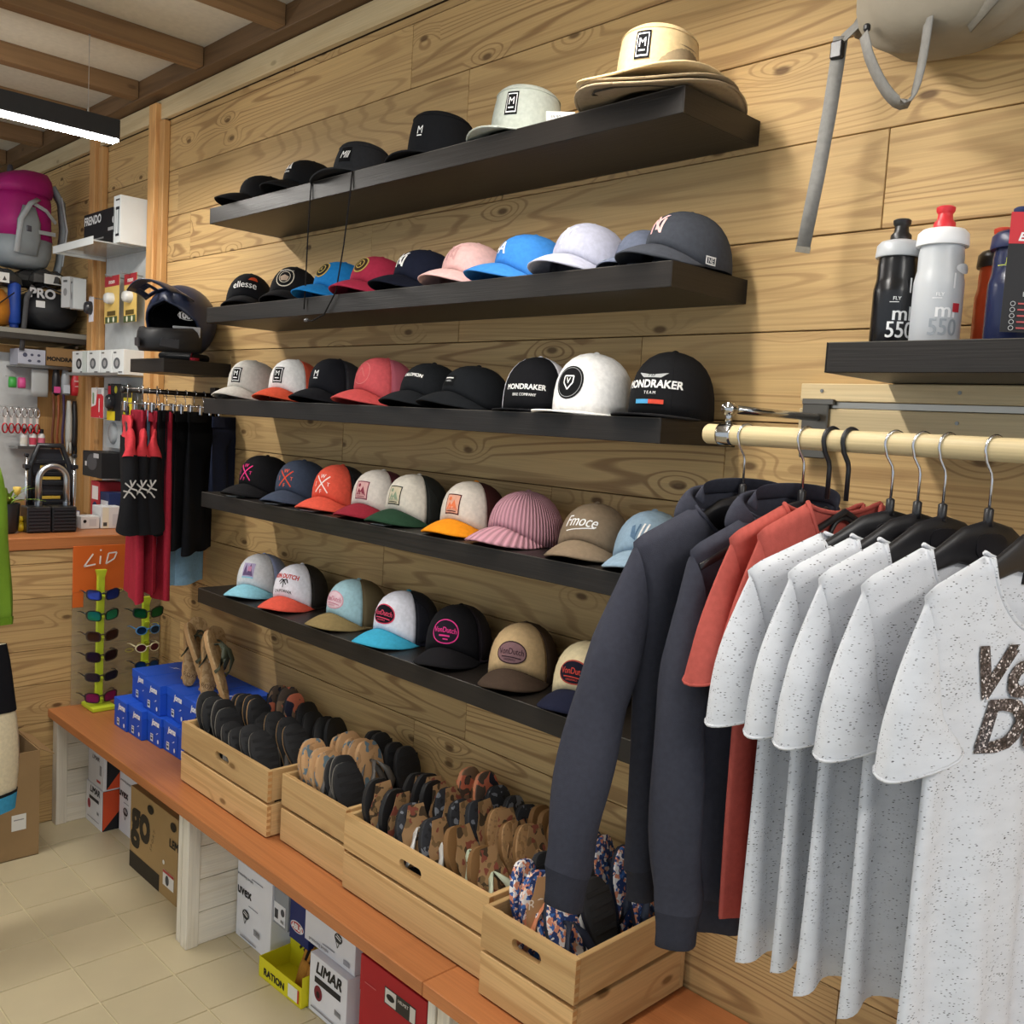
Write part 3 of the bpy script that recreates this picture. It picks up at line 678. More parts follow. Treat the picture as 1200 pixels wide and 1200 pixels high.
# ------------------------------------------------------------------ hats of the top shelf
def bucket(x, rot, label, col, y=-.13, brim=.06, h=.105, droop=.022, logo=(), under=None, scale=1.0, dz=0, tagc=False, wave=.004, top=.066, cord=False, lift=0.0):
    t = thing('bucket_hat', label, 'hat', (x, y, SHELF_T[0]+.001+dz), R(rot), 'hats on the top shelf'); t.scale = (scale,)*3
    fm = fabric(col); n = 44; z0 = droop+.004
    def side(th, s, off=0):
        a = .083+(top+.006-.083)*s**1.6; b = .100+(top+.018-.100)*s**1.6; rr = 1+.012*math.sin(PI*s)
        c, sn = math.cos(th), math.sin(th)
        return ((a*rr+off)*sn, -(b*rr+off)*c, z0+(h-.018)*s+(.004*math.cos(th)*s))
    rows = [[side(2*PI*j/n, i/7) for j in range(n)] for i in range(8)]
    for q, dzz in ((.95, .007), (.84, .013), (.66, .018), (.4, .021), (.02, .022)):
        rows.append([(p[0]*q, p[1]*q, p[2]+dzz) for p in [side(2*PI*j/n, 1) for j in range(n)]])
    MB().grid(rows, True).build('crown', fm, t, True)
    MB().tube([side(2*PI*j/n, 1, .0005) for j in range(n+1)], .0014, 5).build('crown_seam', fm, t, True)
    rows = []
    for i in range(7):
        s = i/6; row = []
        for j in range(n):
            th = 2*PI*j/n; w = brim*(1+.15*max(0, math.cos(th)))
            row.append(((.083+w*s)*math.sin(th), -(.100+w*s)*math.cos(th), z0-droop*s**.8+wave*s*s*math.sin(3*th+rot)+lift*s*s*abs(math.sin(th))**2))
        rows.append(row)
    MB().grid(rows, True).build('brim', fm, t, True, solid=.003)
    for q in (.35, .7):
        MB().tube([((.083+brim*q)*math.sin(2*PI*j/n), -(.100+brim*(1+.15*max(0, math.cos(2*PI*j/n)))*q)*math.cos(2*PI*j/n), z0-droop*q**.8+.002+wave*q*q*math.sin(6*PI*j/n+rot)+lift*q*q*abs(math.sin(2*PI*j/n))**2) for j in range(n+1)], .0007, 4).build('stitching', fm, t)
    MB().tube([((.083+brim)*math.sin(2*PI*j/n), -(.100+brim*(1+.15*max(0, math.cos(2*PI*j/n))))*math.cos(2*PI*j/n), z0-droop+wave*math.sin(6*PI*j/n+rot)+lift*abs(math.sin(2*PI*j/n))**2) for j in range(n+1)], .0026, 6).build('brim_binding', fabric(under) if under else fm, t, True)
    def dec(u, v, off): return side(u/.095, max(0, v)/(h-.018), off+.0005)
    decals([(d, fabric(c)) for d, c in logo], dec, t, .0014, .0004, fine=.010)
    if tagc:
        MB().prism([(-.034, -.022), (.034, -.022), (.034, .022), (-.034, .022)], plane_fn((.104, -.050, .040), (.80, .60, .10), (-.06, -.05, 1)), 0, .0008).build('price_tag', card('f4f3f0'), t)
        vs, fs = text2d('49,90', .011); pf = plane_fn((.104, -.050, .040), (.80, .60, .10), (-.06, -.05, 1)); MB().add([pf(u-.012, v+.010, .0011) for u, v in vs], fs).build('lettering', card('555555'), t)
    if cord:
        MB().tube([(-.06, -.09, .02), (-.08, -.14, .008), (-.06, -.165, .003), (-.01, -.172, .002), (.05, -.150, .003), (.08, -.12, .006), (.095, -.07, .016)], .0022, 6).build('chin_cord', fabric('3a342c'), t, True)
    return t
def hats():
    cap(0, .135, -12, 'plain black running cap lying at the left end of the topmost shelf', '141416', style='low', logo=[(('rect', 0, .06, .04, .002), '8a8a8a')])
    cap(0, .395, 4, 'black cap with three white slanted bars, on the topmost shelf', '161618', logo=[(('poly', [(-.020, .048), (-.012, .048), (-.018, .060)]), WH), (('poly', [(-.008, .048), (.002, .048), (-.008, .070)]), WH), (('poly', [(.005, .048), (.016, .048), (.002, .080)]), WH), (('text', 'adidas', 0, .040, .010), WH)])
    bucket(.690, 20, 'charcoal bucket hat with small square script patch, hanging a cord', '2b2c2f', y=-.135, h=.095, droop=.012, wave=.008, brim=.055, top=.060, logo=[(('rect', 0, .05, .044, .040), '0e0e10'), (('text', 'Mll', 0, .05, .028, {'shear': .3}), WH)])
    bucket(1.025, 14, 'black bucket hat with white letter mark and shaped brim', '17181b', y=-.125, h=.112, droop=.016, brim=.052, logo=mbox(.052, frame=False, h=.046)[0:2])
    bucket(1.352, 22, 'pale grey-green bucket hat with black square letter patch and price tag', 'b3b8ae', y=-.135, h=.108, droop=.014, brim=.052, logo=mbox(.056, .036, .052), tagc=True, wave=.006)
    h3 = bucket(1.745, 18, 'beige sun hat with black letter patch, uppermost of the stacked sun hats', 'cdb58a', y=-.150, h=.112, droop=.012, brim=.075, logo=mbox(.060, .036, .054), dz=.028, wave=.010, lift=.012, top=.070)
    h2 = bucket(1.752, 30, 'taupe sun hat brim in the middle of the stacked sun hats', '8b7a60', y=-.148, h=.100, droop=.012, brim=.080, dz=.012, wave=.009, lift=.010, top=.064)
    h1 = bucket(1.760, 10, 'dark beige sun hat with chin cord, lowest of the stacked sun hats', '96846a', y=-.150, h=.090, droop=.010, brim=.084, dz=.0, wave=.008, lift=.008, top=.060, cord=True)
    # cords hanging from the charcoal hat
    o = tag(MB().tube([(.62, -.262, 2.345), (.62, -.264, 2.30), (.618, -.266, 2.20), (.615, -.266, 2.05), (.612, -.266, 1.99)], .0022, 6).tube([(.82, -.262, 2.345), (.82, -.265, 2.29), (.80, -.266, 2.15), (.775, -.268, 2.03), (.72, -.268, 1.97), (.66, -.268, 1.955), (.63, -.267, 1.958)], .0022, 6).build('chin_cord', fabric('1e1c1c'), None, True), 'thin dark cord dangling from the topmost shelf over the blue and crimson caps', 'cord')
    MB().lathe([(.004, -.008), (.0055, -.004), (.0055, .004), (.004, .008)], 10, (.628, -.267, 1.958), axis='x').build('cord_lock', plastic('5a5a5a'), o, True)
hats()
# ------------------------------------------------------------------ hangers
def hook_pts(rr, top):
    """hook in the local YZ plane: rod centre at (0,0,0), neck going down to z = -top"""
    pts = [(0, rr*math.cos(a), rr*math.sin(a)) for a in [R(-35+i*17) for i in range(14)]]
    pts += [(0, -rr*.75, -rr*.9), (0, -rr*.15, -rr*1.7), (0, 0, -rr*2.2), (0, 0, -top)]
    return pts
def hanger(x, yaw, label, black_hook=False, drop=.112, y=-.33, z=1.70, half=.205, thin=False, parent_group='black hangers on the wooden rod'):
    t = thing('clothes_hanger', label, 'hanger', (x, y, z), R(-yaw), parent_group)
    bk = plastic('1d1c1f', .38)
    rr = .0195
    hk = MB().tube([(p[0], p[1], p[2]) for p in hook_pts(rr, drop-.012)], .0038 if black_hook else .0021, 8).build('hook', bk if black_hook else metal('c9c9cc', .18), t, True)
    if thin:
        P = lambda s: (0, s, -drop-.005-.45*abs(s))
        MB().tube([P(half*(i/12-1)) for i in range(25)], .0055, 8).build('arms', bk, t, True)
        MB().tube([(0, -half+.02, -drop-.098), (0, 0, -drop-.104), (0, half-.02, -drop-.098)], .0045, 8).build('bar', bk, t, True)
        MB().tube([(0, .03*math.cos(a), -drop-.045+.03*math.sin(a)) for a in [2*PI*i/16 for i in range(17)]], .004, 6).build('centre_loop', bk, t, True)
        return t
    rows = []
    for i in range(25):
        s = half*(i/12-1); q = abs(s)/half
        zc = -drop-.0225-.45*max(0, abs(s)-.05); hh = .030*(1-q)**1.6+.006; tt = .0075*(1-q)+.0022
        rows.append([(tt*math.cos(a), s, zc+hh*math.sin(a)) for a in [2*PI*k/12 for k in range(12)]])
    MB().grid(rows, True, 0, True, True).build('body', bk, t, True)
    MB().prism(ellipse2d(.030, .018, 24, .7), lambda u, v, q: (q, u, -drop-.0235+v), -.0105, .0105).build('badge', plastic('232226', .3), t, 'auto')
    MB().lathe([(.0075, -drop+.004), (.0065, -drop+.012), (.0065, -drop+.028), (.004, -drop+.030)], 10).build('hook_socket', bk, t, True)
    return t
# ------------------------------------------------------------------ garments
def garment(name, label, cat, x, yaw, mat, y=-.33, z=1.58, length=.60, half=.212, chest=.195, hem=.205, neck=.105, dip=.10, thick=.016, fold=.010, seed=0, sleeve='short',
            rib=None, group=None, hood=False, slope=.24, hemwave=.012, nfold=2.2, yawflip=False, cuffmat=None, sl=None, far=True, colour_split=None, slim=1.0):
    rg = random.Random(seed); ph = [rg.uniform(0, 6.28) for _ in range(8)]
    t = thing(name, label, cat, (x, y, z), R(-yaw), group)
    nu, nv = 44, 30
    def w_at(v):
        return half if v < .02 else (half+(chest-half)*min(1, v/.25) if v < .25 else chest+(hem-chest)*((v-.25)/.75))
    def fx(u, v):
        return fold*min(1, v*1.6)*(math.sin(PI*nfold*u+ph[0]+1.2*v)*.8+.5*math.sin(PI*nfold*2.1*u+ph[1]-1.6*v)*v)+.006*math.sin(2.5*v+ph[2])*v
    def panel(sgn, front):
        rows = []
        for j in range(nv+1):
            v = j/nv; row = []
            for i in range(nu+1):
                u = -1+2*i/nu; s0 = u*half
                if abs(s0) < neck:
                    k = (1-(s0/neck)**2); zt = -(dip if front else .018)*k**.7
                else: zt = -(abs(s0)-neck)*slope-.35*max(0, abs(s0)-half*.93)
                zh = -length+hemwave*math.sin(3*u+ph[3])
                zz = zt+(zh-zt)*v; s = u*w_at(v)+.006*v*math.sin(4*v+ph[4])
                th = thick*(max(0, 1-abs(u)**7))**.6*(min(1, (v if abs(s0) > neck else v+.03)*7)**.5)
                row.append((sgn*th+fx(u, v), s, zz))
            rows.append(row)
        return rows
    MB().grid(panel(1, True)).grid(panel(-1, False)).build('body', mat, t, True)
    # neck rib
    ring = [panel(1, True)[0][i] for i in range(nu+1) if abs((-1+2*i/nu)*half) <= neck+.004]
    ring2 = [panel(-1, False)[0][i] for i in range(nu+1) if abs((-1+2*i/nu)*half) <= neck+.004]
    MB().tube(ring, .0038, 6).tube(ring2, .0038, 6).build('neck_rib', rib or mat, t, True)
    # sleeves as fans from the armhole down to the hem
    for sg in ((-1, 1) if far else (-1,)):
        if sleeve == 'short':
            o0, o1 = (half-.004, -(half-neck)*slope-.012), (half+.050, -.285)
            i0, i1 = (chest-.014, -.215), (half-.085, -.250)
            if sl: o1, i1 = sl
            bul = .012; n = 10; tk0, tk1 = .012, .034
        else:
            o0, o1 = (half-.004, -(half-neck)*slope-.012), (half+.125, -length+.02)
            i0, i1 = (chest-.015, -.24), (half+.045, -length+.03)
            if sl: o1, i1 = sl
            bul = .030; n = 18; tk0, tk1 = .026, .030
        rows = []
        for j in range(n+1):
            q = j/n
            ax, az = o0[0]+(o1[0]-o0[0])*q+bul*math.sin(PI*q), o0[1]+(o1[1]-o0[1])*q+bul*.3*math.sin(PI*q)
            bx, bz = i0[0]+(i1[0]-i0[0])*q, i0[1]+(i1[1]-i0[1])*q
            if sleeve == 'long': bx += .012*math.sin(PI*q)
            tk = tk0+(tk1-tk0)*q; row = []
            if sleeve == 'long': tk += .016*math.sin(PI*q)**.7
            m = 22
            for k in range(m):
                a = 2*PI*k/m; c, s_ = math.cos(a), math.sin(a)
                d = (ax+bx)/2+(ax-bx)/2*c; zz = (az+bz)/2+(az-bz)/2*c
                wob = (.006 if sleeve == 'short' else .004)*q*math.sin(3*a+ph[5]+4*q)
                if sleeve == 'long': wob += .0042*math.sin(17*q+1.5*math.sin(5*q)+2*a+ph[6])*(1 if .25 < q < .95 else .3)+.006*math.sin(9*q+ph[7])*math.cos(a)*q
                row.append((fx(-sg*-1, .1)*.5+tk*s_*(abs(s_)**.2)+wob, sg*d, zz+wob*.3))
            rows.append(row)
        if sleeve == 'short':
            so = MB().grid(rows, True).build('sleeve', mat if not colour_split else mat, t, True)
            last = rows[-1]; MB().tube(last+[last[0]], .0022, 5).build('sleeve_hem', mat, so, True)
        else:
            so = MB().grid(rows, True).build('sleeve', mat, t, True)
            # ribbed cuff
            L = rows[-1]; c0 = Vector((sum(p[0] for p in L)/len(L), sum(p[1] for p in L)/len(L), sum(p[2] for p in L)/len(L)))
            dv = Vector((0, sg*(o1[0]-o0[0])*.2, o1[1]-o0[1])).normalized()
            cr = []
            for q, sc in ((-.004, 1.0), (.004, .97), (.02, .90), (.04, .86), (.058, .86), (.060, .80), (.045, .78)):
                cr.append([c0+(Vector(p)-c0)*sc+dv*q for p in L])
            MB().grid(cr, True).build('cuff', cuffmat or mat, so, True)
    if hood:
        # hood lying folded over the shoulders behind the neck
        rows = []
        for j in range(25):
            q = j/24; a = R(-25+230*q); k = math.sin(PI*q)**.6
            cx, cy = -.030*math.sin(a)-.006, -(.100+.016*k)*math.cos(a)
            r = .003+.027*k; dn = Vector((-math.sin(a)*.25, -math.cos(a), 0)).normalized(); row = []
            for m in range(12):
                b_ = 2*PI*m/12; out = r*(1.15 if math.cos(b_) > 0 else .7)*math.cos(b_); up = r*1.1*math.sin(b_)
                row.append((cx+dn.x*out, cy+dn.y*out, -.012+.018*k+up-.75*max(0, out)-.035*abs(math.cos(a))*0))
            rows.append(row)
        h = MB().grid(rows, True, 0, True, True).build('hood', mat, t, True, sub=1)
        rows = []
        for j in range(21):
            q = j/20; a = R(-20+220*q); k = math.sin(PI*q)**.5; r = .002+.010*k
            cx, cy = -.020*math.sin(a)+.004, -.096*math.cos(a)
            rows.append([(cx+r*math.cos(b_)*.8, cy+r*math.sin(b_)*.8, .030*k+.004+r*1.3*math.sin(b_+1)) for b_ in [2*PI*m/8 for m in range(8)]])
        MB().grid(rows, True, 0, True, True).build('hood_edge', mat, h, True, sub=1)
        # ribbed waistband
        P1, P2 = panel(1, True)[-1], panel(-1, False)[-1][::-1]
        loop = P1+P2[1:-1]
        cr = []
        for q, sc in ((0, 1.0), (.006, .97), (.03, .95), (.055, .95), (.057, .9)):
            cr.append([(p[0]*sc, p[1]*sc, p[2]-q) for p in loop])
        MB().grid(cr, True).build('waistband', cuffmat or mat, t, True)
        # kangaroo pocket
        pr = []
        for j in range(7):
            v = .62+.30*j/6; pr.append([(thick*1.0+.004+fx(u, v), u*w_at(v), -length*v) for u in [(-.62+.12*(1-j/6))+(1.24-.24*(1-j/6))*i/10 for i in range(11)]])
        MB().grid(pr).build('pocket', mat, t, True)
    return t, fx, w_at
NAVY = fabric('3b3c46', .95, .3); RUST = fabric('b0554c', .95, .2); SPECK = speckle('d2d4d9', '3a3838')
def clothes_right():
    hanger(2.135, 15, 'black plastic hanger with oval badge and steel hook, nearest the bracket')
    garment('hoodie', 'dark slate hooded sweatshirt hanging first on the rod, sleeve over the crates', 'hoodie', 2.135, 15, NAVY, length=.62, half=.222, chest=.205, hem=.20, neck=.10, dip=.06, thick=.034, fold=.010, seed=3, sleeve='long', cuffmat=fabric('33343d', .95, .5), hood=True, slope=.45, sl=((.352, -.575), (.262, -.61)))
    hanger(2.246, 14, 'black plastic hanger with oval badge holding the second dark sweatshirt')
    garment('hoodie', 'dark slate hooded sweatshirt squeezed between the first hoodie and the rust tees', 'hoodie', 2.236, 14, NAVY, y=-.335, length=.62, half=.212, chest=.180, hem=.175, neck=.09, dip=.06, thick=.020, fold=.008, seed=5, sleeve='long', cuffmat=fabric('33343d', .95, .5), hood=True, slope=.45, sl=((.225, -.63), (.135, -.64)))
    hanger(2.290, 12, 'thin black tubular hanger holding the rust tee against the second hoodie', True, .105, half=.165, thin=True)
    garment('t_shirt', 'rust red short-sleeved tee hanging against the dark sweatshirt', 't-shirt', 2.288, 12, RUST, z=1.60, length=.645, half=.205, chest=.165, hem=.17, neck=.09, dip=.08, thick=.012, seed=7, slope=.42, sl=((.262, -.27), (.17, -.235)))
    hanger(2.322, 12, 'thin black tubular hanger holding the rust tee beside the speckled tees', True, .105, half=.165, thin=True)
    garment('t_shirt', 'rust red short-sleeved tee hanging against the speckled tees', 't-shirt', 2.322, 12, RUST, z=1.605, length=.655, half=.19, chest=.15, hem=.15, neck=.085, dip=.09, thick=.012, seed=7, slope=.42, sl=((.245, -.27), (.15, -.23)))
    spec = [(2.393, 25, 11, .655, 'speckled white tee hanging next to the rust tees'), (2.434, 21, 12, .645, 'second speckled white tee from the rust tees'), (2.471, 18, 17, .655, 'third speckled white tee from the rust tees'), (2.535, 19, 15, .66, 'fourth speckled white tee from the rust tees'), (2.612, 17, 19, .71, 'speckled white tee with glittering script letters on the chest')]
    spec = [(a, b, 11, d, e) for a, b, c_, d, e in spec]
    for i, (x, yw, sd, ln, lab) in enumerate(spec):
        hanger(x, yw, ['black plastic hanger with steel hook holding the first speckled tee by the rust tees', 'black plastic hanger with steel hook holding the second speckled tee', 'black plastic hanger with steel hook holding the third speckled tee', 'black plastic hanger with steel hook holding the fourth speckled tee', 'black plastic hanger holding the tee with glittering script'][i])
        t, fx, w_at = garment('t_shirt', lab, 't-shirt', x, yw, SPECK, z=1.566, length=ln, half=.228 if i else .240, chest=.200, hem=.212-.008*(i % 2), neck=.115, dip=.11, thick=.014, fold=.020 if i < 4 else .013, seed=sd, slope=.43, hemwave=.010+.004*i, group='speckled tees on the rod')
        if i == 4:
            gm = glitter()
            def fn(u, v, off, fx=fx, ln=ln): return (.0150+off+fx(u/.2, -v/ln), u, v)
            decals([(('text', 'Von', -.046, -.156, .094, {'bold': .04, 'shear': .25, 'sx': 1.15}), gm), (('text', 'Dutch', .014, -.228, .094, {'bold': .04, 'shear': .25, 'sx': 1.15}), gm)], fn, t, .001, .0008)
            MB().box(-.012, -.006, -.03, .03, -.045, -.012).build('size_label', card('141414'), t)
def glitter():
    m, nt, b = newmat('glitter'); L = nt.links.new
    tc = N(nt, 'ShaderNodeTexCoord'); vo = N(nt, 'ShaderNodeTexVoronoi', i_Scale=420); L(tc.outputs['Object'], vo.inputs['Vector'])
    sp = N(nt, 'ShaderNodeSeparateColor'); L(vo.outputs['Color'], sp.inputs[0])
    rp = ramp(nt, [(.0, (.012, .010, .010)), (.6, (.06, .045, .045)), (.85, (.20, .16, .15)), (.97, (.8, .72, .7))]); L(sp.outputs[0], rp.inputs[0]); L(rp.outputs[0], b.inputs['Base Color'])
    b.inputs['Roughness'].default_value = .35; return m
clothes_right()

# ------------------------------------------------------------------ little corner rail with cycling clothes
def corner_rack():
    RX = -.42
    t = thing('corner_clothes_rail', 'short dark metal clothes rail below the helmet shelf', 'clothes rail', (RX, 0, 1.742))
    MB().tube([(0, -.02, 0), (0, -.36, 0)], .009, 12).build('bar', metal('4a4644', .35), t, True)
    MB().box(-.02, .02, -.022, -.002, -.03, .03).build('wall_bracket', metal('35322f', .4), t, bevel=.002)
    MB().lathe([(.012, -.368), (.012, -.358)], 12, axis='y').build('end_cap', plastic('222222'), t, True)
    bk = fabric('17171a'); red = fabric('c43a42')
    for i, yy in enumerate((-.345, -.290, -.238)):
        hanger(RX, -68, ['black hanger at the open end of the corner rail', 'black hanger with the middle black-red jersey on the corner rail', 'black hanger with the innermost black-red jersey on the corner rail'][i], False, .09, yy, 1.742, .16, parent_group='hangers on the corner rail')
        jt = thing('cycling_jersey', ['black cycling jersey with red shoulders at the open end of the corner rail', 'black cycling jersey with red shoulders in the middle of the three', 'black cycling jersey with red shoulders beside the black shorts'][i], 'jersey', (RX, yy, 1.64), R(68+[4, 0, -4][i]), 'black and red cycling jerseys')
        # local -y points to +x (towards the aisle)
        def fan(o0, o1, i0, i1, n, tk0, tk1, s0=0):
            rows = []
            for j in range(n+1):
                q = j/n; ax, az = o0[0]+(o1[0]-o0[0])*q+.012*math.sin(PI*q), o0[1]+(o1[1]-o0[1])*q
                bx, bz = i0[0]+(i1[0]-i0[0])*q, i0[1]+(i1[1]-i0[1])*q; tk = tk0+(tk1-tk0)*q
                rows.append([(tk*math.sin(2*PI*k/16)+.004*math.sin(5*q+k*.4+i), -((ax+bx)/2+(ax-bx)/2*math.cos(2*PI*k/16)), (az+bz)/2+(az-bz)/2*math.cos(2*PI*k/16)) for k in range(16)])
            return rows
        MB().grid(fan((.10, .012), (.175, -.065), (-.10, .012), (-.16, -.065), 5, .012, .016), True).build('shoulder_yoke', red, jt, True)
        MB().grid(fan((.175, -.065), (.17, -.36), (-.16, -.065), (-.16, -.38), 8, .016, .018), True).build('body', bk, jt, True)
        s1 = MB().grid(fan((.165, -.030), (.215, -.125), (.12, -.10), (.13, -.14), 5, .012, .026), True).build('sleeve_top', red, jt, True)
        s2 = MB().grid(fan((.212, -.120), (.265, -.395), (.125, -.135), (.145, -.365), 10, .022, .043), True).build('sleeve', bk, jt, True)
        fnl = lambda u, v, off: (.034+off*2+.012*(-v-.2)*0, -(.185+u), -.235+v)
        for dx in (1,):
            lg = fabric('b9b4ae')
            decals([(('line', [(-.02, -.03), (0, 0), (.018, .03)], .005), lg), (('line', [(-.016, .02), (.004, .002), (.022, -.004)], .005), lg), (('line', [(0, .03), (.006, .008)], .005), lg), (('line', [(-.022, -.006), (.002, -.012), (.016, -.03)], .005), lg)], lambda u, v, off: (-.004+u, -(.252+off-.03*(-v/.04)*0-.22*(v)), -.235+v), jt)
    # clip hangers and shorts
    def shorts(name, lab, x, y, z0, mat, ln, half, tk, seed, group=None, twist=0, hemrib=None, legs=True):
        rg = random.Random(seed); p0, p1 = rg.uniform(0, 6), rg.uniform(0, 6)
        st = thing(name, lab, 'shorts', (x, y, z0), R(68+twist), group)
        cm = metal('b9b9bd', .2)
        MB().tube([(p[0], p[1]*.5, p[2]*.5) for p in hook_pts(.019, .10)], .0016, 6).build('hook', cm, st, True, loc=(0, 0, 1.742-z0)) if False else None
        def leg(sg):
            rows = []
            for j in range(15):
                q = j/14; m = 20
                c0 = half*.5*sg*(min(1, q*3)); w = half*(1-.5*min(1, q*3)*0)*(1.0 if q < .33 else .56)
                w = half*(1-.46*min(1, max(0, (q-.2)/.15)))
                c0 = sg*half*.48*min(1, max(0, (q-.2)/.15))
                rows.append([(tk*(.6+.6*q)*math.sin(2*PI*k/m)+.006*math.sin(3*2*PI*k/m+p0+2*q), c0+w*math.cos(2*PI*k/m)*(1+.05*q), -ln*q+.004*math.sin(2*2*PI*k/m+p1)*q) for k in range(m)])
            return rows
        MB().grid(leg(1), True).build('leg', mat, st, True); MB().grid(leg(-1), True).build('leg', mat, st, True)
        MB().grid([[(tk*.75*math.sin(2*PI*k/20), (half+.002)*math.cos(2*PI*k/20), zz) for k in range(20)] for zz in (.004, -.035)], True).build('waistband', mat, st, True)
        return st
    def clip_hanger(y, lab):
        t = thing('clip_hanger', lab, 'hanger', (RX, y, 1.742), 0, 'steel clip hangers on the corner rail'); cm = metal('c9c9cc', .2)
        MB().tube([(0, 0.0, 0)] if False else [(p[1]*.62, p[0], p[2]*.62) for p in hook_pts(.0195, .075)], .0014, 6).build('hook', cm, t, True)
        MB().tube([(-.15, 0, -.047), (.15, 0, -.047)], .002, 8).build('bar', cm, t, True)
        for sx in (-.12, .12):
            MB().box(sx-.012, sx+.012, -.006, .006, -.078, -.040).build('clip', cm, t, bevel=.003)
    for i, (y, mat, ln, lab) in enumerate(((-.200, bk, .44, 'black shorts beside the jerseys on the corner rail'), (-.165, bk, .42, 'second black shorts from the jerseys on the corner rail'), (-.128, bk, .45, 'third black shorts from the jerseys on the corner rail'), (-.092, fabric('131315'), .50, 'longest black shorts with a white hem tag on the corner rail'), (-.055, fabric('17181c'), .52, 'black shorts closest to the plank wall with turquoise clip'))):
        clip_hanger(y, ['steel clip hanger beside the jersey hangers', 'steel clip hanger second from the jerseys', 'steel clip hanger in the middle of the shorts', 'steel clip hanger second from the plank wall', 'steel clip hanger closest to the plank wall'][i])
        st = shorts('cycling_shorts', lab, RX+(.0, .0, .01, .03, .04)[i], y-.02*(i > 2), 1.672, mat, ln, .185-.03*(i > 2), .013, i+2, 'black shorts on the corner rail', (-10, -16, -22, -26, -24)[i])
        if i == 3: MB().box(-.016, -.013, -.16, -.145, -.47, -.44).build('hem_tag', card('e8e8e8'), st)
    # long red shorts and the light blue ones under them hang from a lower hook rail
    rd = fabric('a82a3c')
    for i, (y, lab) in enumerate(((-.300, 'raspberry red trousers below the jerseys, at the open end'), (-.262, 'raspberry red trousers below the jerseys, middle pair'), (-.222, 'raspberry red trousers below the jerseys, beside the black shorts'))):
        clip_hanger(y-.008, ['steel clip hanger with the outer red trousers', 'steel clip hanger with the middle red trousers', 'steel clip hanger with the inner red trousers'][i])
        shorts('long_shorts', lab, RX, y-.008, 1.668, rd, .68-.03*i+.06*(i == 2), .15, .016, 20+i, 'raspberry red trousers on the corner rail', 6+4*i)
    st = shorts('long_shorts', 'light blue shorts hanging low against the plank wall', RX-.0, -.158, 1.668, fabric('8fb9d6'), .65, .150, .018, 31, None, -45)
    st = shorts('jersey_sleeve_top', 'dark navy top hanging behind the shorts against the plank wall', RX+.16, -.040, 1.66, fabric('20263a'), .30, .09, .014, 33, None, -40)
    st['category'] = 'top'
corner_rack()
# ------------------------------------------------------------------ flip-flops
def sole_outline(L=.265, k=1.0, n=34):
    pts = []
    for i in range(n):
        a = 2*PI*i/n; t = -math.cos(a)              # -1 heel .. 1 toe
        w = .036+.010*(t+.15)-.006*math.exp(-((t+.1)/.35)**2)+.006*math.exp(-((t-.55)/.3)**2)
        pts.append((t*L/2, math.copysign(abs(math.sin(a))**.62, math.sin(a))*w*k+.004*(t > 0)*t*t))
    return pts
FFM = {}
def flipflop_mesh(kind):
    """local: length along z (toe up), width along y, footbed facing +x"""
    if kind in FFM: return FFM[kind]
    out = sole_outline(k=1.0 if kind != 'wide' else 1.06); inn = [(u*.965, v*.93) for u, v in out]; n = len(out)
    sole = MB()
    sole.add([(0, v, u) for u, v in inn]+[(.002, v, u) for u, v in out]+[(.012, v, u) for u, v in out], [tuple(range(n))]+[(r*n+i, r*n+(i+1) % n, (r+1)*n+(i+1) % n, (r+1)*n+i) for r in range(2) for i in range(n)])
    bed = MB()
    bed.add([(.0121, v, u) for u, v in out]+[(.0165, v, u) for u, v in out]+[(.018, v, u) for u, v in inn], [(r*n+i, r*n+(i+1) % n, (r+1)*n+(i+1) % n, (r+1)*n+i) for r in range(2) for i in range(n)]+[tuple(range(2*n, 3*n))])
    st = MB()
    for sg in (-1, 1):
        pts = [(.018, .002, .078), (.040, .006*sg+.002, .072), (.056 if kind == 'wide' else .044, .024*sg, .045), (.054 if kind == 'wide' else .042, .037*sg, .012), (.030, .044*sg, -.022), (.012, .044*sg, -.030)]
        st.ribbon(pts, [(0, 1, -.6*sg)]*2+[(.5, .3, .8)]*4, [.008, .012, .017, .019, .018, .016], .003)
    st.tube([(.016, .002, .078), (.034, .002, .074)], .0035, 6)
    tread = MB()
    for i in range(9):
        u = -.11+.026*i
        hw = .026+.008*(u+.11)/.2
        tread.box(-.0012, .0004, -hw, hw, u, u+.010)
    FFM[kind] = (sole, bed, st, tread)
    return FFM[kind]
PROTO = {}
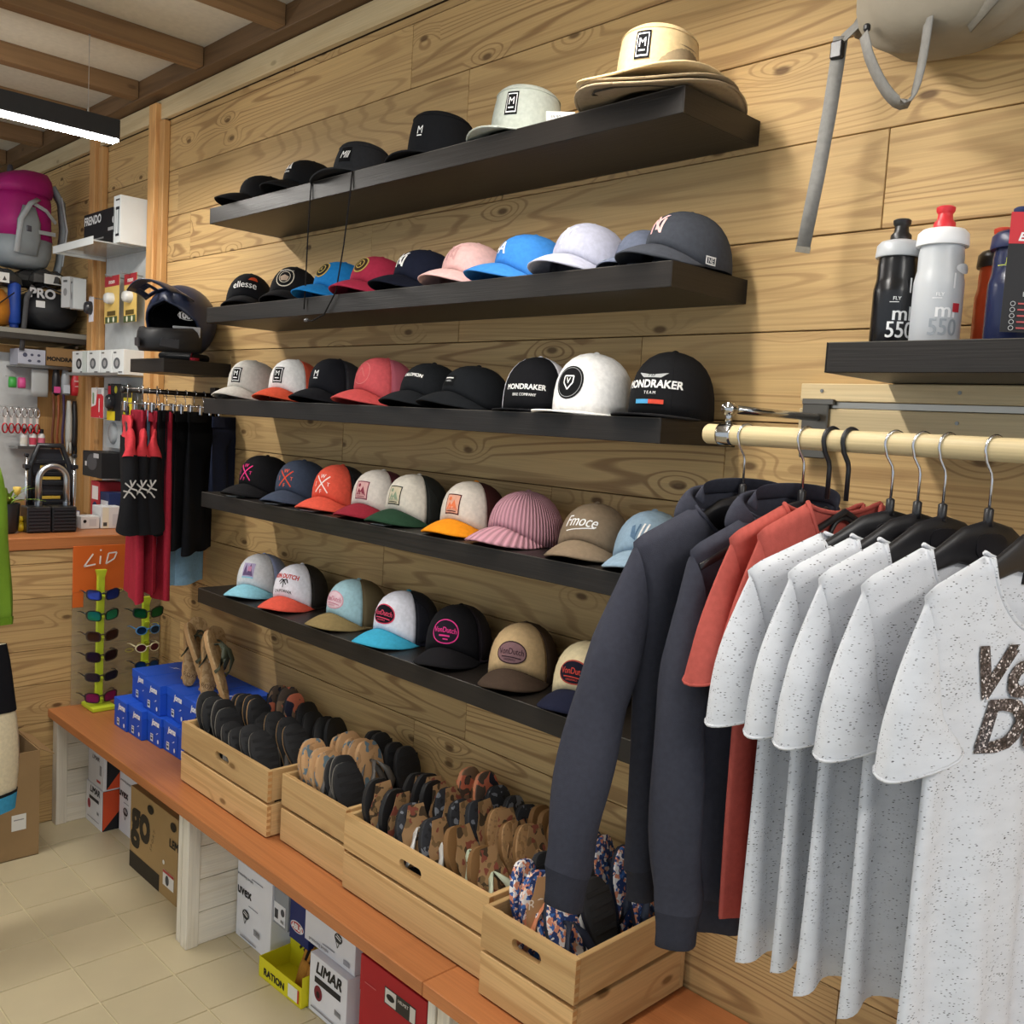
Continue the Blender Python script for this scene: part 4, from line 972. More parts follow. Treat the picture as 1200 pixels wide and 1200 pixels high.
def flipflop(kind, mats, loc, lean, yaw, roll, label, group, face=1, cardm=None, strapm=True):
    """lean: degrees from upright; face 1 = footbed towards +x, -1 = tread towards +x"""
    key = (kind, tuple(m.name for m in mats), bool(cardm), cardm[1] if cardm else '')
    rz = R(yaw)+(0 if face > 0 else PI)
    t = thing('flip_flop', label, 'flip-flop', loc, 0, group)
    t.rotation_euler = (Matrix.Rotation(rz, 3, 'Z') @ Matrix.Rotation(R(lean)*(-1 if face > 0 else 1), 3, 'Y') @ Matrix.Rotation(R(roll), 3, 'X')).to_euler()
    if key not in PROTO:
        a, b, c, d = flipflop_mesh(kind); ch = []
        ch.append(a.build('sole', mats[0], t, 'auto')); ch.append(b.build('footbed', mats[1], t, 'auto')); ch.append(c.build('strap', mats[2], t, True)); ch.append(d.build('tread', mats[0], t))
        if cardm:
            m, txt = cardm
            cd = MB().prism([(-.042, -.06), (.042, -.06), (.045, .02), (.030, .05), (.022, .085), (-.022, .085), (-.030, .05), (-.045, .02)], lambda u, v, q: (q+.10*max(0, v), u, v+.045), .036, .0368).build('hang_card', m, t); ch.append(cd)
            tz = .010 if len(txt) == 1 else .030
            vs, fs = text2d(txt, .075 if len(txt) == 1 else .030, .03)
            s = MB().add([(.0375+.10*max(0, v+tz), u, v+tz+.045) for u, v in vs], fs).build('lettering', card('140e08' if len(txt) == 1 else 'f0e0cc'), cd)
        PROTO[key] = ch
    else:
        for o in PROTO[key]:
            c = o.copy(); COL.objects.link(c); c.parent = t
            for g in o.children:
                k = g.copy(); COL.objects.link(k); k.parent = c
    return t
def flipflops():
    rub = plain('202022', .7, 0, .3, 500); edge = plain('77736c', .7); nav = plain('1b2233', .6); blk = plastic('121214', .5); tan = plain('b08a5e', .8, 0, .2, 300)
    bark = printed('bd9468', ['a57f58', '5f7480'], 26, .60); camo = printed('a8835a', ['4a3a28', '7f6340', '8c4a3a'], 26, .57)
    web = printed('2c2e34', ['7c8088', '1b1c20'], 55, .60); fl = printed('243a6e', ['e8e2e0', 'd98a6a', '3d6ab0', 'f0c0a0'], 45, .55); white = plastic('dddcd8', .4); brown = plain('7d5a33', .7); grey = plastic('5a5652', .5)
    orange = plastic('d98a62', .5); tanb = printed('a98358', ['8f6c44', '94744e'], 60, .55); stripe = printed('8a7058', ['d9795a', '1d2238', '5c4c40'], 16, .52)
    rg = random.Random(11)
    fs = BZ+.014
    def row(n, x0, x1, y, z, kind, mats, label, group, face=1, lean=14, cardm=None, jit=.004, yaw=0, dl=3):
        for i in range(n):
            x = x0+(x1-x0)*(i/(n-1) if n > 1 else 0)
            flipflop(kind, mats, (x+rg.uniform(-jit, jit), y+rg.uniform(-jit, jit), z+rg.uniform(-.012, .012)), lean+rg.uniform(-dl, dl), yaw+rg.uniform(-8, 8), rg.uniform(-5, 5), label, group, face, cardm)
    # crate of black soles (x .13-.66)
    row(4, .185, .325, -.285, BZ+.160, 'wide', (rub, edge, blk), 'black flip-flop standing tread outwards in front of its crate', 'black-soled flip-flops, front row', -1, 16)
    row(4, .215, .345, -.185, BZ+.165, 'std', (rub, tan, blk), 'black flip-flop with tan footbed behind the front row by the blue boxes', 'tan-bedded black flip-flops', -1, 16)
    row(4, .390, .575, -.290, BZ+.145, 'std', (rub, edge, white), 'navy flip-flop with white strap ends leaning in its crate', 'navy flip-flops with white straps', -1, 34)
    row(4, .395, .590, -.185, BZ+.152, 'std', (rub, tan, grey), 'dark navy flip-flop with grey strap in the middle of its crate', 'dark navy flip-flops', -1, 32)
    row(3, .245, .345, -.080, BZ+.178, 'std', (rub, stripe, camo), 'striped flip-flop with orange edge standing against the plank wall', 'striped flip-flops by the wall', 1, 10)
    row(4, .430, .600, -.080, BZ+.150, 'std', (rub, blk, camo), 'black flip-flop with printed strap along the back of its crate', 'black flip-flops with printed straps', 1, 22)
    # small crate (x .72-1.01)
    row(4, .765, .850, -.265, BZ+.168, 'wide', (bark, bark, grey), 'tan bark-printed flip-flop in the small crate, front row', 'bark-printed flip-flops', 1, 20)
    row(5, .790, .905, -.175, BZ+.180, 'wide', (bark, bark, grey), 'tan bark-printed flip-flop in the small crate, behind the front row', 'bark-printed flip-flops behind', 1, 20)
    row(3, .905, .968, -.262, BZ+.165, 'wide', (rub, edge, blk), 'black flip-flop with dimpled sole at the edge of the small crate', 'black dimpled flip-flops', -1, 18)
    row(4, .820, .970, -.080, BZ+.175, 'std', (rub, blk, blk), 'plain black flip-flop at the back of the small crate', 'plain black flip-flops at the back', -1, 12)
    # long crate (x 1.06-1.58)
    row(2, 1.105, 1.150, -.285, BZ+.160, 'wide', (rub, blk, grey), 'black flip-flop with camouflage card at the near corner of the long crate', 'black flip-flops with camouflage cards', 1, 10, (camo, 'S'))
    row(3, 1.115, 1.200, -.175, BZ+.160, 'wide', (rub, blk, grey), 'black flip-flop with camouflage card in the middle of the long crate', 'black flip-flops with camouflage cards, middle', 1, 12, (camo, 'S'))
    row(2, 1.245, 1.340, -.280, BZ+.140, 'wide', (rub, web, white), 'web-patterned flip-flop with white strap and camouflage card', 'web-patterned flip-flops with white straps', 1, 22, (camo, 'S'))
    row(3, 1.255, 1.390, -.175, BZ+.160, 'wide', (rub, web, white), 'web-patterned flip-flop behind the white-strapped front ones', 'web-patterned flip-flops behind', 1, 22, (camo, 'S'))
    row(2, 1.225, 1.290, -.075, BZ+.180, 'std', (orange, stripe, camo), 'striped orange and navy flip-flop standing against the wall in the long crate', 'striped flip-flops in the long crate', 1, 10)
    row(3, 1.340, 1.450, -.080, BZ+.160, 'std', (rub, web, camo), 'grey web-patterned flip-flop by the wall in the long crate', 'web-patterned flip-flops by the wall', 1, 18)
    row(2, 1.430, 1.520, -.275, BZ+.135, 'wide', (brown, brown, plastic('c9d2b8', .5)), 'brown flip-flop with pale mint strap and camouflage card', 'brown flip-flops with mint straps', 1, 24, (camo, 'S'))
    row(3, 1.450, 1.545, -.170, BZ+.160, 'wide', (brown, tanb, camo), 'brown flip-flop behind the mint-strapped ones', 'brown flip-flops behind', 1, 20, (camo, 'S'))
    row(3, 1.490, 1.560, -.075, BZ+.170, 'std', (brown, brown, camo), 'brown flip-flop at the wall side of the long crate', 'brown flip-flops by the wall', 1, 14)
    # small floral crate (x 1.63-1.87)
    row(1, 1.652, 1.652, -.295, BZ+.158, 'std', (fl, fl, orange), 'floral flip-flop behind the kraft name card in the small end crate', None, 1, 12)
    row(1, 1.695, 1.695, -.300, BZ+.155, 'std', (fl, fl, orange), 'floral flip-flop with orange strap and kraft name card', None, 1, 12, (card('b58a60'), 'ROXY'), yaw=-18)
    row(2, 1.762, 1.795, -.300, BZ+.125, 'std', (plastic('1c2a3a'), fl, nav), 'floral-bed flip-flop leaning at the hoodie cuff', 'floral flip-flops at the cuff', 1, 30)
    row(4, 1.670, 1.820, -.210, BZ+.160, 'std', (rub, nav, white), 'navy flip-flop with white strap in the small end crate', 'navy flip-flops in the end crate', -1, 18)
    row(4, 1.665, 1.820, -.095, BZ+.170, 'std', (nav, fl, nav), 'navy floral flip-flop at the wall side of the end crate', 'navy floral flip-flops', 1, 14)
    # tan pairs leaning on the blue boxes
    cork = printed('b79a72', ['9c7f58', 'a88a60'], 50, .55); grn = plastic('3f4434', .6)
    for i, (x, y, z, ln, yw, lab) in enumerate(((-.235, -.165, .800, 20, 10, 'tan flip-flop with green strap leaning on the blue boxes, furthest from the crates'), (-.165, -.185, .795, 22, 52, 'tan flip-flop standing on edge on the blue boxes'), (-.085, -.170, .795, 20, 10, 'tan flip-flop with a white price tag on its strap'), (.005, -.195, .800, 22, 48, 'tan flip-flop leaning on the blue boxes, closest to the crates'))):
        t = flipflop('wide', (tan, cork, grn), (x, y, z), 24, yw, -24, lab, 'tan flip-flops on the blue boxes', 1)
        if i == 2: MB().box(.045, .046, -.03, .005, -.02, .02).build('price_tag', card('f0efec'), t)
        vs, fs = text2d('ROXY', .022, .01); MB().add([(.0186, v*-1 if False else u, v-.095) for u, v in vs], fs).build('lettering', card('6a4f36'), t)
flipflops()

# ------------------------------------------------------------------ cartons
def carton(name, label, x0, x1, y0, y1, z0, z1, col, prints=(), lid=None, cat='box', group=None, rz=0, end_prints=(), top_prints=(), tilt=0, mats=None, lidh=.03):
    """printed cardboard box; local frame: front face is -y, x to the right; prints in metres from the face centre"""
    w, d, h = x1-x0, y1-y0, z1-z0
    t = thing(name, label, cat, ((x0+x1)/2, (y0+y1)/2, z0), R(rz), group)
    if tilt: t.rotation_euler = (0, R(tilt), R(rz))
    m = mats or card(col)
    if lid:
        MB().box(-w/2+.0015, w/2-.0015, -d/2+.0015, d/2-.0015, 0, h-.002).build('body', m, t, bevel=.001)
        MB().box(-w/2, w/2, -d/2, d/2, h-lidh, h).build('lid', card(lid), t, bevel=.001)
    else:
        MB().box(-w/2, w/2, -d/2, d/2, 0, h).build('body', m, t, bevel=.0012)
        MB().box(-w/2+.002, w/2-.002, -.0006, .0006, h, h+.0004).build('flap_seam', plain('8a8478', .8), t)
    decals([(q, card(c)) for q, c in prints], plane_fn((0, -d/2, h/2), (1, 0, 0), (0, 0, 1)), t, .0006, .0003, 'print')
    decals([(q, card(c)) for q, c in end_prints], plane_fn((w/2, 0, h/2), (0, 1, 0), (0, 0, 1)), t, .0006, .0003, 'print')
    decals([(q, card(c)) for q, c in top_prints], plane_fn((0, 0, h), (1, 0, 0), (0, 1, 0)), t, .0006, .0003, 'print')
    return t
def swoosh(u, v, s): return ('poly', [(u-s, v-s*.35), (u-s*.1, v-s*.05), (u-s*.1, v+s*.25), (u+s, v+s*.4), (u+s*.25, v+s*.1), (u+s*.25, v-.12*s)])
def blue_boxes():
    def pr(w, h): return [(('text', 'joma', w*.12, h*.24, .030, {'bold': .04, 'shear': .25}), 'f0f2f8'), (swoosh(w*.26, -h*.06, .012), 'e8ecf6'), (('rect', -w*.12, -h*.27, .022, .028), 'dfe2e6'), (('rect', -w*.12, -h*.20, .016, .004), '5a6a90'), (('rect', -w*.12, -h*.30, .014, .008), '30384c'), (('disc', w*.36, -h*.30, .006, .008), 'e8ecf6')]
    low = [(-.552, -.434, -.318), (-.432, -.312, -.312), (-.310, -.196, -.292), (-.194, -.080, -.284), (-.078, .040, -.284)]
    for i, (a, b, y) in enumerate(low):
        carton('shoe_box', ['blue shoe box at the sunglasses end, bottom layer', 'second blue shoe box from the sunglasses, bottom layer', 'third blue shoe box from the sunglasses, bottom layer', 'fourth blue shoe box from the sunglasses, bottom layer', 'blue shoe box next to the first crate, bottom layer'][i], a, b-.001, y, -.006, BZ+.0005, BZ+.110, '1d4fc0', pr(b-a, .11), lid='2157cc', group='blue shoe boxes', top_prints=[(swoosh(-.005, -.08, .022), 'e4ecfa')])
    up = [(-.512, -.372, -.268), (-.370, -.224, -.285), (-.222, -.072, -.262), (-.070, .074, -.270)]
    for i, (a, b, y) in enumerate(up):
        carton('shoe_box', ['blue shoe box at the sunglasses end, top layer', 'second blue shoe box from the sunglasses, top layer', 'third blue shoe box from the sunglasses, top layer', 'blue shoe box next to the first crate, top layer'][i], a, b-.001, y, -.006, BZ+.1115, BZ+.222, '1d4fc0', pr(b-a, .11), lid='2157cc', group='blue shoe boxes', top_prints=[(swoosh(.01, .0, .030), 'e4ecfa')])
blue_boxes()
def under_bench():
    def bike_helmet(u, v, s, c='2a2a2c'):
        return [(('disc', u, v+s*.2, s*.75, s*.55), c), (('line', [(u-s*.5, v+s*.3), (u+s*.45, v+s*.05)], s*.12), 'e8e8ea'), (('line', [(u-s*.3, v+s*.55), (u+s*.55, v+s*.3)], s*.1), 'e8e8ea'), (('line', [(u-s*.45, v-.1*s), (u-s*.1, v-s*.9), (u+s*.3, v-.1*s)], s*.1), c)]
    barc = lambda u, v, s: [(('rect', u+s*(k-3)*.3, v, s*.14, s), '2c2c2e') for k in range(7)]
    wtx = 'e9e9ee'
    carton('helmet_box', 'white helmet carton with red mark, standing on the floor by the left bench leg', -.822, -.655, -.315, -.10, 0, .165, wtx, [(('text', 'LIMAR', .008, .062, .036, {'bold': .035, 'shear': .2}), '1e1e22'), (('rect', .0, .026, .10, .014), '26262a'), (('disc', -.050, -.004, .015, .020), 'a03040')]+barc(.045, -.020, .012)+[(('rect', 0, -.055, .12, .003), '8a8a90')], end_prints=[(('rect', 0, 0, .213, .163), '222226'), (('poly', [(-.105, -.08), (-.105, .08), (.04, .08)]), 'd9532c'), (('poly', [(-.02, -.08), (.0, -.02), (.06, .05), (.06, -.08)]), '7a2f20')])
    carton('helmet_box', 'white carton stacked on the red-marked helmet carton by the left bench leg', -.815, -.652, -.312, -.09, .1665, .335, wtx, [(('rect', .03, -.06, .04, .010), 'c23a3a'), (('text', 'LIMAR', 0, .03, .026, {'shear': .2}), '555560'), (('rect', .05, -.01, .02, .04), '9a9aa0')], end_prints=[(('poly', [(-.10, -.08), (-.10, .08), (.10, .08), (.10, .0)]), '222226'), (('poly', [(-.10, -.08), (-.02, .02), (.10, -.06), (.10, -.08)]), 'd9532c')])
    carton('helmet_box', 'white helmet carton behind the kraft carton with big black letters', -.645, -.345, -.252, -.03, 0, .255, wtx, [(('text', 'uvex', -.108, .030, .046, {'bold': .03}), '222226'), (('text', 'protecting people', -.09, .085, .014), '77777e'), (('rect', -.08, .0, .05, .003), '8a8a92')]+bike_helmet(-.085, -.040, .030))
    carton('kraft_carton', 'brown kraft carton with big black letters on a dark base band', -.325, .065, -.340, -.02, 0, .305, 'a88a5c', [(('rect', -.067, -.1215, .255, .061), '2c2620'), (('text', 'go', -.105, .008, .20, {'bold': .03, 'sx': .8}), '2a251f'), (('text', 'S P O R T', .0, .012, .022, {'rot': 1.2}), '7a6444'), (('rect', .133, -.082, .085, .055), 'e6e3de'), (('rect', .133, -.060, .085, .010), 'b04040'), (('disc', .125, -.086, .014, .018), '44464c'), (('disc', .095, -.030, .008, .008), 'e8e4da'), (('text', 'LEM', .172, .057, .040, {'bold': .03}), '2a251f'), (('disc', .163, .118, .022, .016), '1a1612'), (('disc', -.02, .118, .024, .016), '1a1612')], top_prints=[(('rect', -.06, .0, .16, .18), '3a3026')])
    carton('helmet_box', 'tall white helmet carton beside the middle bench leg', .335, .550, -.262, -.05, 0, .250, wtx, [(('text', 'uvex', -.058, .033, .046, {'bold': .03}), '222226'), (('text', 'protecting people', -.055, .085, .014), '77777e'), (('rect', .0, .0, .06, .003), '8a8a92'), (('rect', .02, .095, .07, .003), '8a8a92')]+bike_helmet(-.045, -.040, .028)+barc(.030, -.068, .020)+[(('rect', -.02, -.11, .10, .004), '8a8a92')])
    carton('small_carton', 'small grey and white carton tucked in above the yellow tray', .553, .636, -.256, -.09, .132, .245, '8f9399', [(('rect', -.006, -.018, .066, .062), 'e6e6ea'), (('rect', -.024, -.022, .020, .030), '3a3a40'), (('disc', .012, -.008, .011, .012), '4a4a50')]+barc(.012, -.036, .010))
    carton('lock_carton', 'navy blue carton with a red and white oval mark', .640, .745, -.252, -.06, .122, .255, '1d2a66', [(('disc', -.01, -.020, .036, .017), 'e8e8ee'), (('disc', -.01, -.020, .033, .014), 'b83038'), (('text', 'ABUS', -.01, -.020, .024, {'bold': .04}), 'f0f0f0')])
    carton('plinth_carton', 'plain white carton under the grey and navy cartons', .553, .790, -.19, -.05, 0, .120, 'dcdce0', [(('rect', -.04, 0, .10, .004), '8a8a92')])
    # open yellow display tray with gloves
    t = thing('display_tray', 'open yellow cardboard tray with black arrow emblem, holding gloves', 'display box', (.700, -.262, 0), R(2)); ym = card('d9cf1f'); T = .002; w, d, h = .225, .11, .062
    MB().box(-w/2, w/2, -d/2, -d/2+T, .0, h).build('front_wall', ym, t); MB().box(-w/2, -w/2+T, -d/2+T, d/2, 0, h).build('side_wall', ym, t); MB().box(w/2-T, w/2, -d/2+T, d/2, 0, h+.03).build('side_wall', ym, t)
    MB().box(-w/2, w/2, -d/2, d/2, 0, T).build('bottom', ym, t)
    bk = MB().prism([(-w/2, 0), (.05, 0), (.05, .085), (.03, .108), (-.03, .122), (-w/2, .122)], lambda u, v, q: (u, q, v), d/2-T, d/2).build('header_card', ym, t)
    decals([(('line', [(-.060, .070), (-.042, .088), (-.060, .106)], .009), card('1b1b1b')), (('line', [(-.038, .070), (-.020, .088), (-.038, .106)], .009), card('1b1b1b'))], plane_fn((0, d/2-T, 0), (1, 0, 0), (0, 0, 1)), bk, .0006)
    decals([(('text', 'RATION', -.03, .026, .030, {'bold': .04}), card('1b1b1b')), (('rect', .07, .030, .05, .04), card('e6e6d8')), (('rect', .098, .030, .008, .04), card('c0402c'))], plane_fn((0, -d/2, 0), (1, 0, 0), (0, 0, 1)), t, .0006, name='print')
    for i, x in enumerate((.020, .068)):
        g = thing('glove', ['tan and black glove standing in the yellow tray, nearest its emblem', 'tan and black glove standing in the yellow tray, at its open end'][i], 'glove', (.700+x, -.262, .006), R(12*i), 'gloves in the yellow tray'); mm = fabric('c48a3c'); g.rotation_euler = (R(-14), R(8), R(12*i)); g.scale = (.72,)*3
        MB().grid([[(a*math.cos(2*PI*k/12), b*math.sin(2*PI*k/12), z) for k in range(12)] for a, b, z in ((.026, .014, 0), (.03, .016, .04), (.034, .017, .085), (.03, .014, .11))], True, 0, True, True).build('palm', mm, g, True)
        for f in range(4):
            fx_ = -.022+.0147*f; MB().tube([(fx_, 0, .10), (fx_*1.15, .002, .14), (fx_*1.2, .004, .165+.012*(f in (1, 2)))], [.009, .0085, .006], 8).build('finger', fabric('23211f') if f % 2 else mm, g, True)
        MB().tube([(.028, 0, .06), (.046, 0, .085), (.05, 0, .11)], [.010, .009, .006], 8).build('thumb', mm, g, True)
    carton('helmet_box', 'white carton with small black helmet picture lying on the slanted-name carton', .752, 1.004, -.270, -.05, .172, .285, 'dedee3', bike_helmet(.045, .012, .026)+[(('text', 'protecting people', -.05, -.042, .014), '77777e'), (('rect', .0, -.03, .06, .003), '8a8a92'), (('rect', .09, -.035, .03, .014), '9a9aa2')])
    carton('helmet_box', 'white carton with bold slanted black name and dark red helmet picture', .820, 1.005, -.292, -.06, 0, .170, 'e9e9ee', [(('text', 'LIMAR', .004, .055, .046, {'bold': .035, 'shear': .2}), '1c1c20'), (('rect', .0, .018, .13, .018), '26262a'), (('disc', -.045, -.018, .020, .022), '7a2030'), (('disc', -.045, -.022, .009, .010), '2a1018')]+barc(.055, -.03, .016)+[(('rect', .0, -.066, .15, .004), '8a8a92')])
    carton('shoe_carton', 'dark red carton slipped in beside the bright red one', 1.010, 1.050, -.24, -.05, 0, .20, '6e1c26', [(('rect', 0, .05, .02, .04), '2a1a1c')])
    carton('shoe_carton', 'bright red shoe carton with black and white glasses label', 1.055, 1.335, -.288, -.05, 0, .270, 'b5232b', [(('rect', .035, .075, .13, .046), '3a3632'), (('rect', -.004, .075, .046, .040), 'e0dcd4'), (('disc', -.004, .075, .017, .009), '2a2826'), (('rect', .088, .075, .022, .040), 'e0dcd4'), (('text', 'HELMET', .050, .085, .012), 'e0dcd4'), (('rect', -.09, .068, .05, .003), 'd06a6a'), (('disc', .03, -.04, .012, .012), 'e0dcd4')], lid='b5232b', lidh=.10)
    carton('shoe_carton', 'dark olive carton beside the bright red one under the bench', 1.342, 1.50, -.27, -.05, 0, .26, '3c3428', [(('rect', 0, -.04, .05, .06), 'b8ae98')])
under_bench()

# ------------------------------------------------------------------ drinking bottles
def bottles():
    z = 1.8625
    def bottle(x, y, label, body, capc, noz, h=.149, r=.0365, bodymat=None, prints=(), rz=45, name='drinking_bottle', collar=True):
        t = thing(name, label, 'bottle', (x, y, z), R(rz), 'drinking bottles'); bm = bodymat or plastic(body, .25)
        MB().lathe([(r*.90, 0), (r, .006), (r, h*.60), (r*.995, h*.64), (r*.93, h*.72), (r*.90, h*.76), (r*.90, h*.90), (r*.86, h)], 32).build('body', bm, t, 'auto')
        MB().lathe([(r*1.02, h), (r*1.04, h+.003), (r*1.0, h+.020), (r*.85, h+.026), (.016, h+.030)], 32).build('cap', plastic(capc, .35), t, 'auto')
        MB().lathe([(.017, h+.030), (.0165, h+.038), (.012, h+.043), (.011, h+.052), (.014, h+.056), (.0145, h+.062), (.012, h+.064)], 20).build('nozzle', plastic(noz, .4), t, 'auto')
        def fn(u, v, off): a = -PI/2+u/r; return ((r+off)*math.cos(a), (r+off)*math.sin(a), v)
        decals([(d, card(c)) for d, c in prints], fn, t, .0006, .0003, 'print')
        return t
    pr = lambda a, b: [(('text', 'ml', .002, .054, .034, {'bold': .02}), a), (('text', '550', .0, .027, .038, {'bold': .015, 'sx': .8}), b), (('rect', .012, .100, .003, .024), a), (('text', 'FLY', -.008, .078, .008), a), (('rect', -.012, .072, .014, .0012), a)]
    bottle(2.288, -.150, 'black drinking bottle with white measure print and pale grey cap', '131316', 'b9bcc0', '1a1a1c', prints=pr('e8e8e8', 'e8e8e8'), rz=42)
    bottle(2.365, -.165, 'clear frosted drinking bottle with white cap and red nozzle', 'dde0e4', 'f0f0f2', 'd8323a', h=.158, r=.0385, bodymat=clear('d5d9de', .78, .3), prints=pr('f4f4f4', '9aa0a6')+[(('rect', .018, .058, .012, .014), 'c8303a'), (('disc', .028, .12, .016, .008), 'f0f0f0')], rz=40)
    bottle(2.428, -.085, 'orange-red drinking bottle half hidden behind the clear one', 'e0552c', '25211f', 'c8402a', h=.132, r=.034)
    bottle(2.478, -.150, 'navy drinking bottle wearing a red and black hang card', '1a2348', '1c2550', '24305c', h=.146, r=.0405, prints=[(('rect', -.030, .118, .03, .001), 'c9d24a'), (('text', 'JAVA', -.022, .124, .010), 'c9d24a')], rz=40)
    # the hang card belongs to the navy bottle
    t = thing('hang_card', 'tall red and black printed hang card around the navy bottle neck', 'card', (2.514, -.197, z+.004), R(33))
    MB().box(-.036, .036, -.0008, .0, .010, .186).build('board', card('2b2a2c'), t)
    MB().box(-.0361, .0361, -.0012, -.0009, .140, .186).build('header', card('d0363f'), t)
    decals([(('rect', .0, .170, .030, .013), card('f0ecec')), (('text', 'ELITE', -.002, .150, .017, {'bold': .03, 'shear': .3}), card('f4f0f0')), (('text', 'FLY', .006, .118, .030, {'bold': .03, 'rot': 1.5708, 'sx': .9}), card('f0f0f0')), (('text', 'ULTRA', -.010+.018, .096, .010), card('c8c8c8')), (('text', 'LIGHT', .008, .086, .010), card('c8c8c8')), (('text', 'SPORT', .008, .076, .010), card('c8c8c8')), (('text', 'BOTTLE', .008, .066, .010), card('c8c8c8'))]
           + [(('ring', -.022, .052-.009*k, .0036, .0036, .0008), card('c8c8c8')) for k in range(5)]+[(('rect', -.002, .052-.009*k, .026, .0024), card('c05a5a')) for k in range(5)], plane_fn((0, -.0012, 0), (1, 0, 0), (0, 0, 1)), t, .0004, .0001, 'print')
bottles()
# ------------------------------------------------------------------ counter on the partition
def counter():
    t = thing('counter', 'cherry-brown counter top on the low plank partition', 'counter', (-.875, 0, 1.107))
    bm = wood(1, 'b97647', '925430', 1, 10, .15, .38, 0, .28, .08)
    MB().box(-.62, 0, -2.6, -.004, 0, .048).build('top_board', bm, t, bevel=.003)
    MB().box(-.60, -.11, -2.6, -.004, -.03, -.001).build('underframe', bm, t)
counter(); CT = 1.1565
# ------------------------------------------------------------------ full-face helmet
def helmet():
    t = thing('full_face_helmet', 'navy and black full-face bike helmet with peaked visor on the short shelf', 'helmet', (-.455, -.135, 1.8635), R(34))
    navy = plain('232a40', .4, 0, 0, 60, .1); bk = plain('131316', .55); inner = fabric('0d0d0f')
    a, b, h, cz = .118, .135, .125, .150
    def P(th, ph, k=1.0): return (a*k*math.sin(th)*math.cos(ph), -b*k*math.cos(th)*math.cos(ph), cz+h*k*math.sin(ph)*(1 if ph > 0 else 1.12))
    # shell: full round above the brow, open towards the face
    rows = []; n = 40
    for i in range(15):
        ph = PI/2*.999-(PI/2+.95)*i/14; row = []
        for j in range(n+1):
            op = 0 if ph > .38 else min(1.12, .35+(.38-ph)*1.5)
            th = op+(2*PI-2*op)*j/n; row.append(P(th, ph))
        rows.append(row)
    MB().grid(rows).build('shell', navy, t, True, solid=.008)
    rows = [[tuple(c*.90 if q != 2 else cz+(c-cz)*.90 for q, c in enumerate(p)) for p in r] for r in rows]
    MB().grid(rows).build('liner', inner, t, True)
    # chin bar
    rows = []
    for j in range(25):
        th = -1.30+2.60*j/24; k = math.cos(th*.95)
        hh = .044+.004*(1-k); c = (a*1.02*math.sin(th), -(b*.72+.085*k)*max(.32, math.cos(th*.8)), .062+.018*(1-k))
        rows.append([(c[0]*(1+.10*math.cos(q)), c[1]*(1+.10*math.cos(q)), c[2]+hh*math.sin(q)) for q in [2*PI*m/10 for m in range(10)]])
    MB().grid(rows, True, 0, True, True).build('chin_bar', bk, t, True)
    for sx in (-1, 1):
        MB().prism([(-.032, -.012), (.032, -.018), (.036, .014), (-.024, .016)], plane_fn((sx*.062, -.182, .052), (.72, .70*sx, 0), (0, -.15, 1)), 0, .004).build('chin_vent', plain('2c2c30', .4), t)
    MB().box(-.075, .075, -.04, .09, .0, .03).build('base_pad', bk, t, bevel=.015, seg=3)
    # visor with cut-outs: a frame of bars
    vis = MB(); m = 10
    def V(u, v): return (u*(.098-.012*v), -b*.60-.165*v*(1-.18*u*u), cz+h*.80+.045*v-.038*u*u-.03*v*v)
    def quad(u0, u1, v0, v1, k=4):
        rows = [[V(u0+(u1-u0)*i/k, v0+(v1-v0)*j/k) for i in range(k+1)] for j in range(k+1)]; vis.grid(rows)
    quad(-1, 1, .62, 1.0, 10); quad(-1, -.80, 0, .62); quad(.80, 1, 0, .62); quad(-.14, .14, 0, .62); quad(-.52, -.40, 0, .62); quad(.40, .52, 0, .62); quad(-1, 1, 0, .12, 10); quad(-.80, -.52, .35, .62); quad(.52, .80, .35, .62)
    vis.build('visor', navy, t, True, solid=.004)
    MB().lathe([(.010, -.004), (.010, .004)], 12, (-.119, -.01, cz+.02), axis='x').lathe([(.010, -.004), (.010, .004)], 12, (.119, -.01, cz+.02), axis='x').build('visor_screw', plastic('c9c43a'), t)
    # goggle roundel and hanging plastic bag with papers
    decals([(('text', '100%', 0, 0, .030, {'bold': .04}), card('d8d8d8')), (('ring', 0, 0, .036, .016, .002), card('d8d8d8'))], plane_fn((.070, -.075, cz+.010), (.72, .68, 0), (0, -.1, 1)), t, .002)
    MB().prism([(-.045, -.04), (.04, -.045), (.048, .03), (-.048, .038)], plane_fn((.088, -.105, .085), (.80, .62, .1), (0, -.2, 1)), .0, .004).build('instruction_bag', clear('c9cbd0', .55, .15), t, bevel=.002)
    MB().ribbon([(.06, -.02, .03), (.075, -.06, .006), (.09, -.085, .002), (.10, -.04, .003)], (0, .3, 1), .015, .002).build('chin_strap', fabric('8a2432'), t, True)
helmet()
